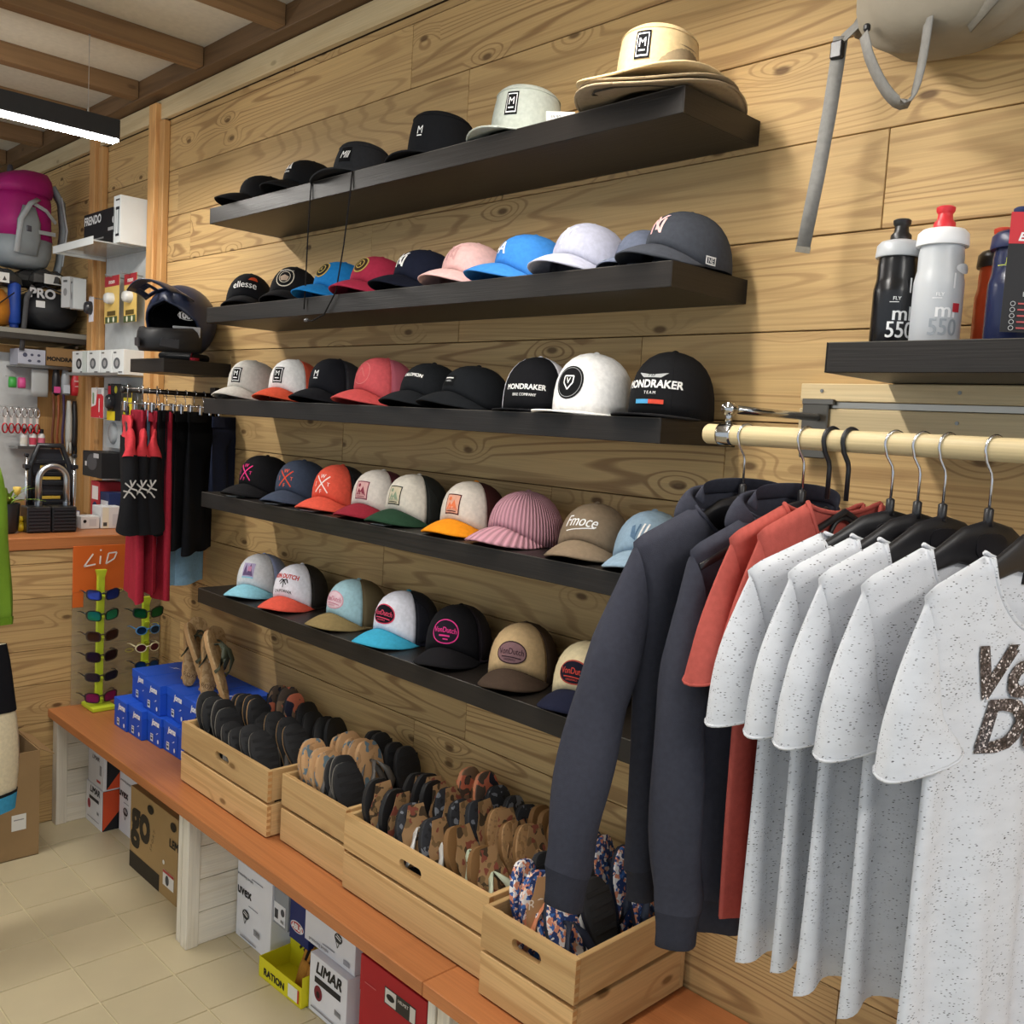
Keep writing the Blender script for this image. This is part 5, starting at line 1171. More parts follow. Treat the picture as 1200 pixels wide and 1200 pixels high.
# ------------------------------------------------------------------ taupe backpack hanging over the bottles
def top_backpack():
    t = thing('backpack', 'taupe backpack with dangling grey straps hanging on the wall above the bottles', 'backpack', (2.345, -.004, 2.355))
    cm = plain('8d8474', .75, 0, .35, 90, .08); gs = fabric('85837f'); g2 = fabric('7b766c')
    rows = []
    for z, wx, d in ((-.0, .05, .04), (.002, .09, .09), (.02, .135, .155), (.06, .158, .195), (.12, .168, .21), (.22, .17, .21), (.36, .165, .20), (.44, .15, .17), (.50, .10, .11), (.52, .04, .05)):
        row = []
        for k in range(28):
            a = 2*PI*k/28; c, s = math.cos(a), math.sin(a)
            x = wx*math.copysign(abs(c)**.7, c); y = -.11-.005-(-1)*0+d*.5*math.copysign(abs(s)**.7, s)
            crease = .007*math.sin(5*a+z*22)+.005*math.sin(9*a-z*40)+.004*math.sin(14*a+z*70)
            row.append((x+crease+.05*z-.02, y+.0+crease*.6, z+.012*math.sin(a*2+1)*(z > .01)-.05*(x)*.3))
        rows.append(row)
    MB().grid(rows, True, 0, True, True).build('body', cm, t, True, sub=1)
    MB().grid([[(-.135+.01*i, -.205-.012*math.sin(PI*i/27), .085+.030*math.sin(j*1.3)*0+.02*j) for i in range(28)] for j in range(2)]).build('bottom_seam', g2, t, True, solid=.002)
    # left shoulder strap, ladder buckle and long webbing tail
    MB().ribbon([(-.135, -.06, .19), (-.175, -.07, .135), (-.205, -.085, .075)], (.35, -.5, .5), [.05, .045, .034], .010).build('shoulder_strap', g2, t, True)
    MB().ribbon([(-.135, -.12, .130), (-.18, -.11, .085), (-.222, -.100, .065)], (.2, .2, .9), .024, .002).build('strap_fold', gs, t)
    MB().box(-.238, -.214, -.112, -.098, .030, .062).build('ladder_buckle', plastic('222224'), t, bevel=.003)
    MB().ribbon([(-.222, -.104, .070), (-.226, -.103, .02), (-.234, -.100, -.06), (-.248, -.098, -.17), (-.267, -.096, -.300)], (1, .3, 0), .026, .0016).build('webbing_tail', gs, t, True)
    MB().ribbon([(-.266, -.0955, -.296), (-.268, -.0955, -.307)], (1, .3, 0), .027, .003).build('tail_tip', g2, t)
    # haul loop below
    pts = []
    for i in range(17):
        q = i/16; pts.append((-.128+.108*q+.012*math.sin(PI*q), -.20+.03*math.sin(PI*q), .02-.116*math.sin(PI*q)**.75))
    MB().ribbon(pts, (.8, -.75, .15), .031, .002).build('haul_loop', gs, t, True)
    MB().tube([(-.138, -.13, .11), (-.142, -.15, .06), (-.135, -.17, .035), (-.128, -.16, .07), (-.136, -.13, .115)], .0013, 5).build('elastic_cord', fabric('c9bba0'), t)
    MB().lathe([(.004, -.006), (.006, -.003), (.006, .003), (.004, .006)], 10, (-.131, -.185, .036)).build('cord_lock', plastic('1a1a1c'), t)
    MB().ribbon([(.16, -.10, .16), (.20, -.11, .10), (.235, -.13, .02)], (.4, -.4, .4), .03, .004).build('shoulder_strap', g2, t, True)
    MB().box(.178, .206, -.122, -.106, .07, .10).build('ladder_buckle', plastic('2a2a2a'), t, bevel=.003)
    MB().ribbon([(.205, -.115, .04), (.20, -.112, -.06), (.186, -.108, -.16), (.170, -.106, -.26)], (1, .2, 0), .028, .0016).build('webbing_tail', gs, t, True)
    MB().ribbon([(.165, -.13, .22), (.135, -.19, .085), (.08, -.20, .03), (.03, -.17, .006)], (.5, -.2, -.5), .03, .003).build('compression_flap', g2, t, True)
top_backpack()
# ------------------------------------------------------------------ sunglasses stands
def sunglasses():
    lime = plastic('c3d532', .4)
    b = thing('display_backboard', 'clear display board with an orange top and hand-drawn white letters', 'display board', (-.868, -.185, BZ+.001))
    MB().box(-.002, .002, -.182, .178, 0, .46).build('clear_panel', clear('b7a88c', .35, .15), b)
    MB().box(-.002, .002, -.182, .178, .4605, .648).build('orange_panel', plastic('d8692a', .35), b, bevel=.001)
    MB().box(-.0, .0025, -.182, -.14, .40, .46).build('orange_tab', plastic('d8692a', .35), b)
    wm = card('f4efe6')
    fn = lambda u, v, off: (.002+off*2, u, v)
    decals([(('line', [(-.105, .615), (-.140, .565), (-.095, .572)], .006), wm), (('line', [(-.078, .572), (-.076, .605)], .006), wm), (('line', [(-.076, .625), (-.076, .632)], .006), wm), (('line', [(-.055, .572), (-.045, .615), (-.012, .618), (-.022, .592), (-.055, .572)], .006), wm)], fn, b)
    ym = card('c9c35a')
    for k, (yy, zz) in enumerate(((.155, .60), (.15, .57), (.162, .54), (.15, .50), (.155, .30), (.14, .27), (.10, .22), (.13, .33), (.0, .46), (.05, .20))):
        decals([(('ring', yy, zz, .018, .008, .0025), ym)], fn, b)
    def stand(y, h, label, base=True):
        t = thing('sunglasses_stand', label, 'display stand', (-.79, y, BZ+.001))
        if base: MB().box(-.062, .062, -.046, .046, 0, .016).build('base', lime, t, bevel=.002)
        MB().box(-.012, .006, -.014, .014, .0165, h).build('column', lime, t, bevel=.002)
        MB().prism([(-.020, 0), (.020, 0), (.012, -.03), (-.012, -.03)], lambda u, v, q: (q, u, h+.006+v), -.012, .008).build('cap_piece', lime, t)
        n = int((h-.10)/.083)
        for k in range(6 if base else 4):
            z = h-.095-.083*k
            MB().box(.006, .026, -.007, .007, z-.006, z).build('nose_peg', lime, t)
        return t
    stand(-.285, .555, 'lime green sunglasses stand with square foot and six pairs')
    stand(-.100, .430, 'shorter lime green sunglasses stand behind the blue boxes', True)
    def glasses(y, z, label, frame, lens, w=.068, hh=.021, rnd_=False, tilt=0):
        t = thing('sunglasses', label, 'sunglasses', (-.760, y, z), R(tilt), 'sunglasses on the lime stands'); fm = plastic(frame, .3)
        for sg in (-1, 1):
            ol = ellipse2d(w*.43, hh, 22, 1.0 if rnd_ else .62); cy = sg*w*.54
            sh = [(u, v+(.004*sg*u/w if not rnd_ else 0)*3) for u, v in ol]
            mb = MB(); n = len(sh)
            for q, k in ((0, 1.0),):
                vs = []
                for x, s in ((-.002, 1.0), (.003, 1.0), (.003, .84), (-.002, .84)):
                    vs.append([(x-.010*abs((cy+u*s)/w)**2, cy+u*s, v*s) for u, v in sh])
                mb.grid(vs+[vs[0]], True)
            mb.build('rim', fm, t, 'auto')
            MB().add([(.001-.010*abs((cy+u*.86)/w)**2, cy+u*.86, v*.86) for u, v in sh], [tuple(range(n))]).build('lens', lens, t)
            MB().tube([(-.011, sg*w*.98, hh*.5), (-.055, sg*w*1.02, hh*.62), (-.085, sg*w*1.0, hh*.3)], [.003, .0022, .0018], 6).build('temple', fm, t, True)
        MB().tube([(.001, -.010, .004), (.003, 0, .007), (.001, .010, .004)], .0028, 6).build('bridge', fm, t, True)
    def lens(c, r=.08, m=.55): return plain(c, r, m, 0, 20, .25)
    zz = BZ+.555-.095
    spec = [('131a33', lens('2a3f9a'), 'dark navy sunglasses with blue mirror lenses, topmost on the taller stand'), ('14261f', lens('2f9a72'), 'dark sunglasses with green mirror lenses on the taller stand'), ('3a2a20', lens('3a2418', .1, .1), 'tortoise-brown sunglasses on the taller stand'), ('241c1c', lens('2a1a1c', .1, .1), 'blackish brown wrap sunglasses, fourth down on the taller stand'), ('20201f', lens('2a2430', .1, .2), 'black rimless-look sunglasses, fifth down on the taller stand'), ('2a1c24', lens('8a2a6a', .1, .5), 'black sunglasses with purple-red mirror lenses, lowest on the taller stand')]
    for k, (f, l, lab) in enumerate(spec): glasses(-.285, zz-.083*k+.006, lab, f, l, .066, .021 if k != 4 else .018, tilt=(-3, 2, 0, 3, -2, 1)[k])
    zz = BZ+.430-.060
    spec = [('14201a', lens('1f6a3a'), 'black sunglasses with green lenses, topmost on the shorter stand', False), ('4a8ac0', lens('1d3a5a'), 'small round light blue sunglasses on the shorter stand', True), ('e8e0b8', lens('5a2430', .1, .3), 'small round cream sunglasses with dark red lenses', True), ('141a2a', lens('1d4a8a'), 'small dark blue round sunglasses, lowest on the shorter stand', True)]
    for k, (f, l, lab, rd) in enumerate(spec): glasses(-.100, zz-.073*k+.006, lab, f, l, .066 if not rd else .052, .021 if not rd else .018, rd)
sunglasses()
# ------------------------------------------------------------------ goods on the wall behind the counter
def peg_goods():
    pg = struct(MB().box(-1.515, -1.025, -.012, -.002, 1.20, 2.42).build('wall_panel', plain('b9bcbc', .5)))
    t = thing('acrylic_shelf', 'clear acrylic shelf carrying the black and white boxes', 'shelf', (-1.52, -.013, 2.345))
    MB().box(0, .47, -.23, 0, 0, .006).build('plate', clear('cfd4d4', .5, .1), t, bevel=.001); MB().box(0, .47, -.232, -.2305, -.012, .020).build('front_lip', clear('f0f4f4', .7, .1), t)
    MB().box(-.002, 0, -.23, 0, -.01, .02).build('end_lip', clear('f0f4f4', .7, .1), t)
    carton('display_carton', 'black printed carton on the clear acrylic shelf', -1.50, -1.09, -.12, -.02, 2.3525, 2.520, '17181a', [(('text', 'FRENDO', -.10, .052, .050, {'bold': .03}), 'd8d8d8'), (('disc', .13, .03, .010, .014), 'd0d0d0'), (('rect', .12, -.005, .09, .014), 'a8a8a8'), (('rect', -.03, -.035, .12, .007), '8a8a8a')])
    carton('torch_carton', 'white carton picturing a silver torch, beside the black carton', -1.085, -1.015, -.15, -.03, 2.3525, 2.545, 'd8dcdc', [(('rect', .008, -.01, .034, .10), '9aa0a2'), (('rect', .003, -.01, .010, .10), 'e8ecec'), (('rect', .008, .044, .036, .012), '2a2c30'), (('rect', .008, -.064, .036, .010), '2a2c30'), (('rect', .01, .078, .04, .006), '3a3c40'), (('rect', -.027, 0, .008, .10), '7a8082')])
    def peg(x, z, ln=.09, parent=None):
        MB().tube([(x, -.012, z), (x, -.012-ln, z), (x, -.016-ln, z+.008)], .0022, 6).build('peg_hook', metal('b8b8b8', .3), pg, True)
    def blister(x0, x1, y, z0, z1, label, base, head, bubble, bub=(0, 0, .03, .03, .022), extra=(), headh=.22, group='carded goods on the grey panel'):
        w, h = x1-x0, z1-z0; t = thing('blister_pack', label, 'packet', ((x0+x1)/2, y, z0), R(rnd.uniform(-4, 4)), group)
        MB().box(-w/2, w/2, -.0008, .0008, 0, h).build('card', card(base), t)
        MB().box(-w/2, w/2, -.0014, -.0009, h*(1-headh), h).build('header', card(head), t)
        if bubble:
            u, v, a, b, d = bub
            MB().grid([[(u*w+a*k*math.cos(2*PI*q/16), -.001-dd, h*.5+v*h+b*k*math.sin(2*PI*q/16)) for q in range(16)] for k, dd in ((1, 0), (.95, d*.6), (.75, d*.95), (.3, d))], True, 0, False, True).build('bubble', plastic(bubble, .2), t, True)
        decals([(q, card(c)) for q, c in extra], plane_fn((0, -.0014, h/2), (1, 0, 0), (0, 0, 1)), t, .0006, .0002, 'print')
        peg((x0+x1)/2, z1-.004)
        return t
    for i, (a, b) in enumerate(((-1.365, -1.195), (-1.185, -1.035))):
        blister(a, b, -.075+.012*i, 2.04, 2.245, ['yellow carded light with red header, on the left peg', 'yellow carded light with red header, beside the corner post'][i], 'd9b765', 'a02a32', 'd0d0cc', (0, .02, .036, .026, .03), [(('text', 'moon', 0, .075, .03, {'bold': .02}), 'f0e8e0'), (('rect', 0, -.06, .10, .02), '5a4a20'), (('rect', 0, -.088, w_ := .14, .028), '4a5a38'), (('disc', -.03, -.088, .010, .012), 'e8e4c8'), (('disc', .03, -.088, .010, .012), 'e8e4c8')])
    for i, (a, b) in enumerate(((-1.475, -1.425),)):
        blister(a, b, -.10, 2.05, 2.16, 'narrow pale carded light beside the yellow cards', 'd5d3da', 'c8c6cc', '2a2a2e', (0, .05, .022, .03, .03))
    carton('light_carton', 'grey wedge-shaped carton hanging on the second post, outer one', -1.72, -1.655, -.135, -.08, 2.12, 2.262, 'c2c4c4', [(('disc', 0, 0, .014, .018), '8a8a8a'), (('rect', 0, .05, .03, .01), '5a5a5a')], group='grey cartons on the second post', rz=14)
    carton('light_carton', 'grey carton hanging on the second post, inner one', -1.625, -1.56, -.135, -.08, 2.11, 2.248, 'b9bcbc', [(('disc', 0, -.01, .014, .018), '8a8a8a'), (('rect', 0, .05, .03, .01), '5a5a5a')], group='grey cartons on the second post', rz=-8)
    xs = [(-1.59, -1.40), (-1.395, -1.26), (-1.255, -1.13), (-1.12, -1.0)]
    rackz = 1.812
    t = thing('hook_rail', 'thin steel rail carrying the row of white light cartons', 'rail', (-1.6, -.014, rackz-.006)); MB().box(0, .60, -.14, 0, 0, .004).build('tray', metal('b0b0b0', .3), t); MB().box(0, .60, -.142, -.1405, 0, .012).build('lip', metal('b0b0b0', .3), t)
    for i, (a, b) in enumerate(xs):
        carton('light_carton', ['wide white carton with a black lamp picture, first of its row', 'white carton with grey lamp picture, second of its row', 'white carton with grey lamp picture, third of its row', 'white carton with dark corner, by the corner post'][i], a, b, -.13, -.03, rackz, rackz+.105, 'd5d7d5', [(('disc', -.01, -.005, .034, .024), '2a2a2c' if i == 0 else '55575a'), (('disc', -.01, -.005, .016, .014), '9a9a9a'), (('rect', -.03, .04, .03, .006), '5a5a5a'), (('rect', .03, -.042, .04, .006), '6a6a6a')]+([(('rect', .06, 0, .05, .10), 'c0c8c2')] if i == 0 else []), group='row of white light cartons')
    blister(-1.44, -1.27, -.10, 1.62, 1.755, 'white and red carded tool on the grey panel', 'e6e4e2', 'e6e4e2', None, extra=[(('poly', [(-.085, -.066), (.085, -.066), (.085, .03), (.0, .06), (-.02, -.01), (-.085, -.02)]), 'c8232e'), (('rect', -.055, .02, .02, .05), '7a9a72'), (('rect', .03, -.01, .012, .06), 'e8e0e0'), (('rect', .03, .05, .05, .022), 'b8b8b8')])
    blister(-1.275, -1.135, -.085, 1.615, 1.775, 'black carded light with yellow band on the grey panel', '141416', '202024', '26262a', (-.1, 0, .025, .036, .03), [(('rect', -.03, -.06, .09, .04), 'e0c81e'), (('disc', .02, .055, .016, .016), 'b8b42a'), (('rect', -.05, .04, .03, .06), 'c0303a')])
    blister(-1.13, -1.04, -.075, 1.63, 1.742, 'yellow carded accessory beside the black one', 'd9c62a', '30302c', '4a4a40', (0, -.1, .02, .022, .02))
    blister(-1.42, -1.21, -.04, 1.49, 1.625, 'clear-bagged pale accessory low on the grey panel', 'b3b9bd', 'c0c6ca', 'a8aeb2', (0, 0, .05, .05, .015))
    carton('accessory_carton', 'black carton with a grey device picture, above the counter', -1.41, -1.19, -.14, -.02, 1.36, 1.472, '1b1b1d', [(('disc', 0, .01, .06, .036), '4a4a4e'), (('rect', -.07, 0, .02, .02), 'd0d0d0'), (('rect', .05, .04, .06, .02), 'b8b8ba')])
    carton('accessory_carton', 'red carton standing under the black device carton', -1.36, -1.26, -.12, -.02, 1.158, 1.340, 'b8303a', [(('rect', 0, .04, .07, .06), 'e8e4e0'), (('disc', 0, -.03, .03, .03), '20305a')])
    carton('accessory_carton', 'dark blue carton beside the red one behind the counter', -1.25, -1.15, -.12, -.02, 1.158, 1.300, '22305c', [(('rect', 0, .02, .08, .03), 'd8d8dc'), (('rect', 0, -.03, .08, .02), 'b8303a')])
    blister(-1.14, -1.035, -.06, 1.37, 1.50, 'white carded accessory beside the black device carton', 'd5d5d8', 'e0e0e2', '5a5a5e', (0, -.05, .03, .03, .02))
peg_goods()
def gondola():
    t = thing('shop_display', 'tall wooden shop display with a dark top shelf, behind the counter', 'display', (-1.76, 0, 0))
    bw = wood(2, 'b48a55', '8a6238', 1, 12, .3, .6, 0, .4)
    MB().box(-.20, -.18, -.95, -.004, 0, 1.935).build('back_panel', bw, t)
    MB().box(-.18, .02, -.03, -.004, 0, 1.935).build('side_panel', bw, t)
    s = MB().box(-.55, .02, -.95, -.004, 1.958, 2.008).build('top_shelf', plain('38342f', .45), t, bevel=.003)
    MB().box(.021, .024, -.95, -.004, 1.985, 2.006).build('price_rail', plastic('8a8880', .3), s)
    MB().tube([(-.16, -.90, 1.945), (.0, -.90, 1.945)], .007, 8).tube([(-.16, -.05, 1.945), (.0, -.05, 1.945)], .007, 8).build('bracket', metal('9a9a9a', .3), t)
    MB().box(-.179, -.172, -.60, -.17, 1.20, 1.90).build('peg_panel', plain('c3c5c4', .5), t)
    X0 = -1.755
    # on the top shelf: duffel, orange bag, wrapped goods, magenta pack
    d = thing('duffel_bag', 'black duffel bag with grey carrying handles on the dark top shelf', 'bag', (-2.0, -.145, 2.009)); bk = plain('1b1c1f', .6, 0, .3, 80)
    rows = []
    for j in range(11):
        q = j/10; k = 1-abs(2*q-1)**6*.25
        rows.append([(-.23+.46*q, .125*k*math.cos(2*PI*m/20), .098+.097*k*math.sin(2*PI*m/20)+.004*math.sin(m*2+j)) for m in range(20)])
    MB().grid(rows, True, 0, True, True).build('body', bk, d, True)
    for x in (-.10, .12):
        MB().ribbon([(x, -.128, .06), (x, -.10, .175), (x+.02, -.02, .215), (x+.03, .06, .19), (x+.03, .10, .16)], (1, 0, 0), .025, .003).build('handle', fabric('4a4a4c'), d, True)
    MB().ribbon([(.232, -.10, .20), (.236, -.13, .14), (.238, -.14, .02), (.238, -.15, -.10)], (0, 1, 0), .022, .003).build('shoulder_strap', fabric('4f4f51'), d, True)
    decals([(('text', 'PRO', -.03, .05, .06, {'bold': .03}), card('b8b8ba')), (('rect', -.04, .0, .04, .03), card('d8d8d8'))], lambda u, v, off: (.231+off*3, u-.03, .12+v), d)
    o = thing('stuff_sack', 'bulging orange bag with a black drawcord on the dark top shelf', 'bag', (-1.92, -.42, 2.009))
    MB().grid([[(.13*r*math.cos(2*PI*m/18), .115*r*math.sin(2*PI*m/18)+.004*math.sin(3*m), z) for m in range(18)] for r, z in ((.5, 0), (.95, .015), (1.05, .07), (1.0, .13), (.75, .175), (.3, .19))], True, 0, True, True).build('body', plain('d2862a', .6, 0, .3, 60), o, True)
    MB().tube([(.13, .10, .16), (.14, .02, .09), (.13, -.06, .02)], .003, 6).build('drawcord', fabric('2a2a2a'), o, True)
    o = thing('helmet_bag', 'royal blue roll tucked between the orange bag and the duffel', 'bag', (-1.86, -.300, 2.009)); MB().lathe([(.02, -.10), (.028, -.09), (.028, .09), (.02, .10)], 16, (0, 0, .12)).build('body', plain('2347a0', .5), o, True); MB().tube([(.0, 0, 0), (0, 0, .02)], .02, 10).build('base_fold', plain('1d3a86', .5), o, True)
    for i, (y, z, c, lab) in enumerate(((-.36, 2.205, '4b4a48', 'crumpled clear bag of grey gear lying under the magenta backpack'), (-.16, 2.225, '3c3b3a', 'crumpled clear bag of black gear lying on the duffel bag'))):
        o = thing('wrapped_gear', lab, 'packet', (-1.96, y, z), R(10*i))
        rg = random.Random(i+4)
        MB().grid([[(.17*r*math.cos(2*PI*m/22)*(1+.10*math.sin(5*m+i)), .11*r*math.sin(2*PI*m/22)*(1+.10*math.cos(4*m)), zz+rg.uniform(-.008, .008)) for m in range(22)] for r, zz in ((.6, 0), (1, .012), (.95, .045), (.6, .075), (.2, .082))], True, 0, True, True).build('bundle', plain(c, .25, .1, .6, 40, .4), o)
        MB().box(.16, .163, -.06, .02, .005, .05).build('label_card', card('dcdcd8'), o)
    b = thing('hiking_backpack', 'magenta and grey hiking backpack on top of the display', 'backpack', (-1.93, -.265, 2.30), R(20))
    mg = plain('a3186e', .6, 0, .3, 70, .12); gr = plain('8f979c', .6, 0, .3, 70, .08); dk = plain('3f3d42', .6)
    def sec(rows_, mat, nm, par=b):
        return MB().grid([[(cx+wx*math.copysign(abs(math.cos(2*PI*m/24))**.7, math.cos(2*PI*m/24)), cy+wy*math.copysign(abs(math.sin(2*PI*m/24))**.7, math.sin(2*PI*m/24))+.004*math.sin(4*m+z*30), z) for m in range(24)] for cx, cy, wx, wy, z in rows_], True, 0, True, True).build(nm, mat, par, True)
    sec([(0, .01, .07, .06, .0), (0, 0, .115, .11, .015), (0, -.01, .13, .135, .06), (0, -.01, .132, .14, .13)], gr, 'lower_body')
    sec([(0, -.01, .133, .141, .131), (0, -.008, .13, .135, .22), (0, 0, .122, .125, .31), (0, .01, .11, .11, .345)], mg, 'main_body')
    sec([(0, .0, .125, .128, .335), (0, .0, .13, .135, .365), (.0, .02, .115, .115, .41), (0, .05, .08, .07, .445), (0, .06, .03, .03, .452)], mg, 'lid')
    sec([(.13, -.05, .012, .05, .05), (.137, -.05, .016, .06, .12), (.135, -.045, .014, .055, .20), (.128, -.04, .006, .03, .27)], gr, 'side_pocket')
    MB().ribbon([(.14, .0, .31), (.15, -.05, .28), (.152, -.10, .20), (.15, -.12, .05)], (.2, .4, 0), .022, .004).build('side_strap', plain('aab0b4', .6), b, True)
    MB().ribbon([(.142, -.06, .165), (.146, .0, .16), (.14, .09, .165)], (0, 0, 1), .018, .004).build('compression_strap', plain('aab0b4', .6), b)
    MB().ribbon([(.135, -.02, .285), (.14, .04, .265), (.13, .10, .22)], (0, 0, 1), .016, .004).build('compression_strap', plain('aab0b4', .6), b)
    MB().box(.145, .155, -.07, -.045, .152, .178).build('buckle', plastic('50505a'), b, bevel=.002)
    MB().ribbon([(.06, .13, .40), (.07, .175, .33), (.075, .185, .2), (.07, .17, .05), (.07, .15, -.02)], (1, 0, 0), .045, .012).build('shoulder_strap', gr, b, True)
    MB().ribbon([(.115, .14, .35), (.12, .17, .2), (.115, .15, .03)], (1, 0, 0), .012, .004).build('strap_piping', plain('b8bec2', .6), b, True)
    for y in (-.10, -.03):
        MB().lathe([(.012, 0), (.015, .01), (.012, .035), (.004, .04)], 10, (-.02, y, .43)).build('toggle', dk, b, True)
    # goods hanging on the display face
    def hang(name, lab, cat, y, z, group=None): return thing(name, lab, cat, (X0-.06, y, z), 0, group)
    carton('light_carton', 'pale violet-grey carton of small parts under the dark shelf', X0-.14, X0-.02, -.306, -.186, 1.842, 1.918, 'aeb0bc', end_prints=[(('disc', -.03, .01, .010, .010), '4a4c60'), (('disc', .0, .012, .007, .006), '4a4c60'), (('disc', .03, .012, .007, .006), '4a4c60'), (('disc', .03, -.015, .008, .006), '4a4c60'), (('disc', -.01, -.016, .008, .006), '4a4c60')])
    carton('kraft_carton', 'brown carton with black printed name under the dark shelf', X0-.16, X0-.03, -.180, -.012, 1.850, 1.935, '8f6f48', end_prints=[(('text', 'MONDRAKER', 0, -.01, .026, {'bold': .05}), '1f1a16')])
    for nm, ps in (('support', ((-.31, -.01),)),):
        o = tag(MB().box(X0-.17, X0-.01, -.312, -.008, 1.834, 1.8405).build('wire_shelf', metal('909090', .3)), 'thin metal ledge holding the violet-grey and brown cartons', 'shelf')
        MB().box(X0-.012, X0-.010, -.312, -.008, 1.8406, 1.848).build('lip', metal('909090', .3), o)
    def pouch(lab, y0, y1, z0, z1, col, prints=(), x=X0-.05, cat='packet', t_=.018, name='pouch', tp=.7):
        w, h = y1-y0, z1-z0; o = thing(name, lab, cat, (x, (y0+y1)/2, z0), 0, 'goods hanging on the display')
        MB().grid([[(t_*s*math.sin(2*PI*m/16), w/2*k*math.cos(2*PI*m/16), zz) for m in range(16)] for k, s, zz in ((.95, .4, 0), (1, 1, h*.2), (1, 1, h*.6), (tp, .6, h*.92), (tp*.9, .2, h))], True, 0, True, True).build('body', plastic(col, .4), o, True)
        MB().tube([(-.10, 0, h+.004), (.01, 0, h+.004)], .002, 6).build('hook', metal('b0b0b0', .3), o)
        decals([(q, card(c)) for q, c in prints], lambda u, v, off: (t_+off, u, h*.45+v), o, .0008, .0002, 'print'); return o
    pouch('red first-aid style pouch hanging by the second post', -.060, .0 -.005, 1.715, 1.825, 'c42a34', [(('rect', 0, .02, .035, .008), 'e0b0b0'), (('rect', 0, -.005, .03, .005), 'e0b0b0')])
    pouch('grey pouch with clear window hanging left of the red one', -.105, -.064, 1.715, 1.845, '9aa0a6', [(('rect', 0, -.03, .03, .04), 'c4ccd6')])
    pouch('black and pink buckled strap bundle on the display', -.145, -.110, 1.71, 1.85, '1e1c20', [(('rect', 0, -.035, .03, .03), 'd0508e')])
    pouch('green ball-shaped pouch high on the display', -.338, -.302, 1.735, 1.785, '3fa045', t_=.016, tp=.9); pouch('pink ball-shaped pouch beside the green one', -.298, -.262, 1.735, 1.785, 'd0508e', t_=.016, tp=.9)
    pouch('flat grey sample board hung on the display', -.239, -.162, 1.70, 1.832, 'a9acac', t_=.008, tp=1.0)
    for i, y in enumerate((-.350, -.322, -.294, -.266, -.238, -.210)):
        o = thing('quickdraw', 'red and white climbing quickdraw hanging in a row on the display', 'quickdraw', (X0-.05, y, 1.535), 0, 'red quickdraws')
        for zz in (.012, .085): MB().tube([(0, .011*math.cos(a), zz+.022*math.sin(a)) for a in [2*PI*m/14 for m in range(15)]], .0035, 6).build('carabiner', metal('c8323a' if zz < .05 else 'c9c4c4', .3), o, True)
        MB().ribbon([(0, 0, .03), (0, 0, .068)], (0, 1, 0), .011, .004).build('sling', fabric('d8d0cc'), o)
        MB().tube([(-.10, 0, .111), (.01, 0, .111)], .002, 6).build('hook', metal('b0b0b0', .3), o)
    for i, (y, c, lab) in enumerate(((-.262, 'd8d4c8', 'pale spray bottle with dark cap on the display'), (-.222, 'c8485c', 'red and white spray bottle on the display'), (-.184, 'd06a80', 'pink and white spray bottle on the display'))):
        o = thing('spray_bottle', lab, 'bottle', (X0-.07, y, 1.46), 0, 'spray bottles'); MB().lathe([(.015, 0), (.016, .003), (.016, .055), (.010, .066)], 14).build('body', plastic('dcdcda', .3), o, 'auto'); MB().lathe([(.0164, .012), (.0164, .045)], 14).build('label_band', card(c), o); MB().lathe([(.010, .066), (.010, .085), (.006, .088)], 12).build('cap', plastic('1d1d20'), o, 'auto')
    o = tag(MB().box(X0-.16, X0-.03, -.30, -.155, 1.452, 1.4595).build('bottle_ledge', metal('a0a0a0', .3)), 'thin metal ledge under the spray bottles', 'shelf'); MB().box(X0-.032, X0-.030, -.30, -.155, 1.4596, 1.466).build('lip', metal('a0a0a0', .3), o)
    for i, (y, c, lab) in enumerate(((-.140, '6a3a24', 'brown leather lead hanging on the display'), (-.118, '8a4a2a', 'tan leather lead hanging on the display'), (-.094, '3a2a4a', 'violet cord hanging on the display'))):
        o = thing('hanging_lead', lab, 'lead', (X0-.045, y, 1.72), 0, 'leads on the display'); MB().ribbon([(0, 0, 0), (.004, .002, -.10), (0, -.003, -.20), (.003, .002, -.29)], (0, 1, .1), .011, .004).build('strap', plain(c, .5), o, True); MB().tube([(0, .006*math.cos(a), .006*math.sin(a)) for a in [2*PI*m/10 for m in range(11)]], .002, 6).build('ring', metal('b0b0b0', .3), o)
    for i, (y, c, z0, lab) in enumerate(((-.065, 'b8bab4', 1.47, 'silver-grey glove bundle hanging by the second post'), (-.040, '202022', 1.45, 'black glove bundle hanging by the second post'), (-.015, '17171a', 1.47, 'black glove hanging against the second post'))):
        o = pouch(lab, y-.016, y+.014, z0, 1.69, c, t_=.022, name='glove_bundle', cat='glove'); MB().tube([(.01, -.008, .02), (.012, -.010, -.03)], .006, 6).tube([(.01, .004, .02), (.012, .006, -.035)], .006, 6).build('finger', fabric(c), o, True)
    for i, (y, c, lab) in enumerate(((-.085, '8a8c74', 'clear bag of khaki parts low on the display'), (-.052, '9a948a', 'clear bag of grey parts low on the display'), (-.018, 'b0a898', 'clear bag with a red label low on the display'))):
        pouch(lab, y-.017, y+.015, 1.20, 1.42, c, [(('rect', 0, -.02, .018, .04), 'c23a34' if i == 2 else 'd8d8d4')], t_=.016, name='parts_bag')
gondola()
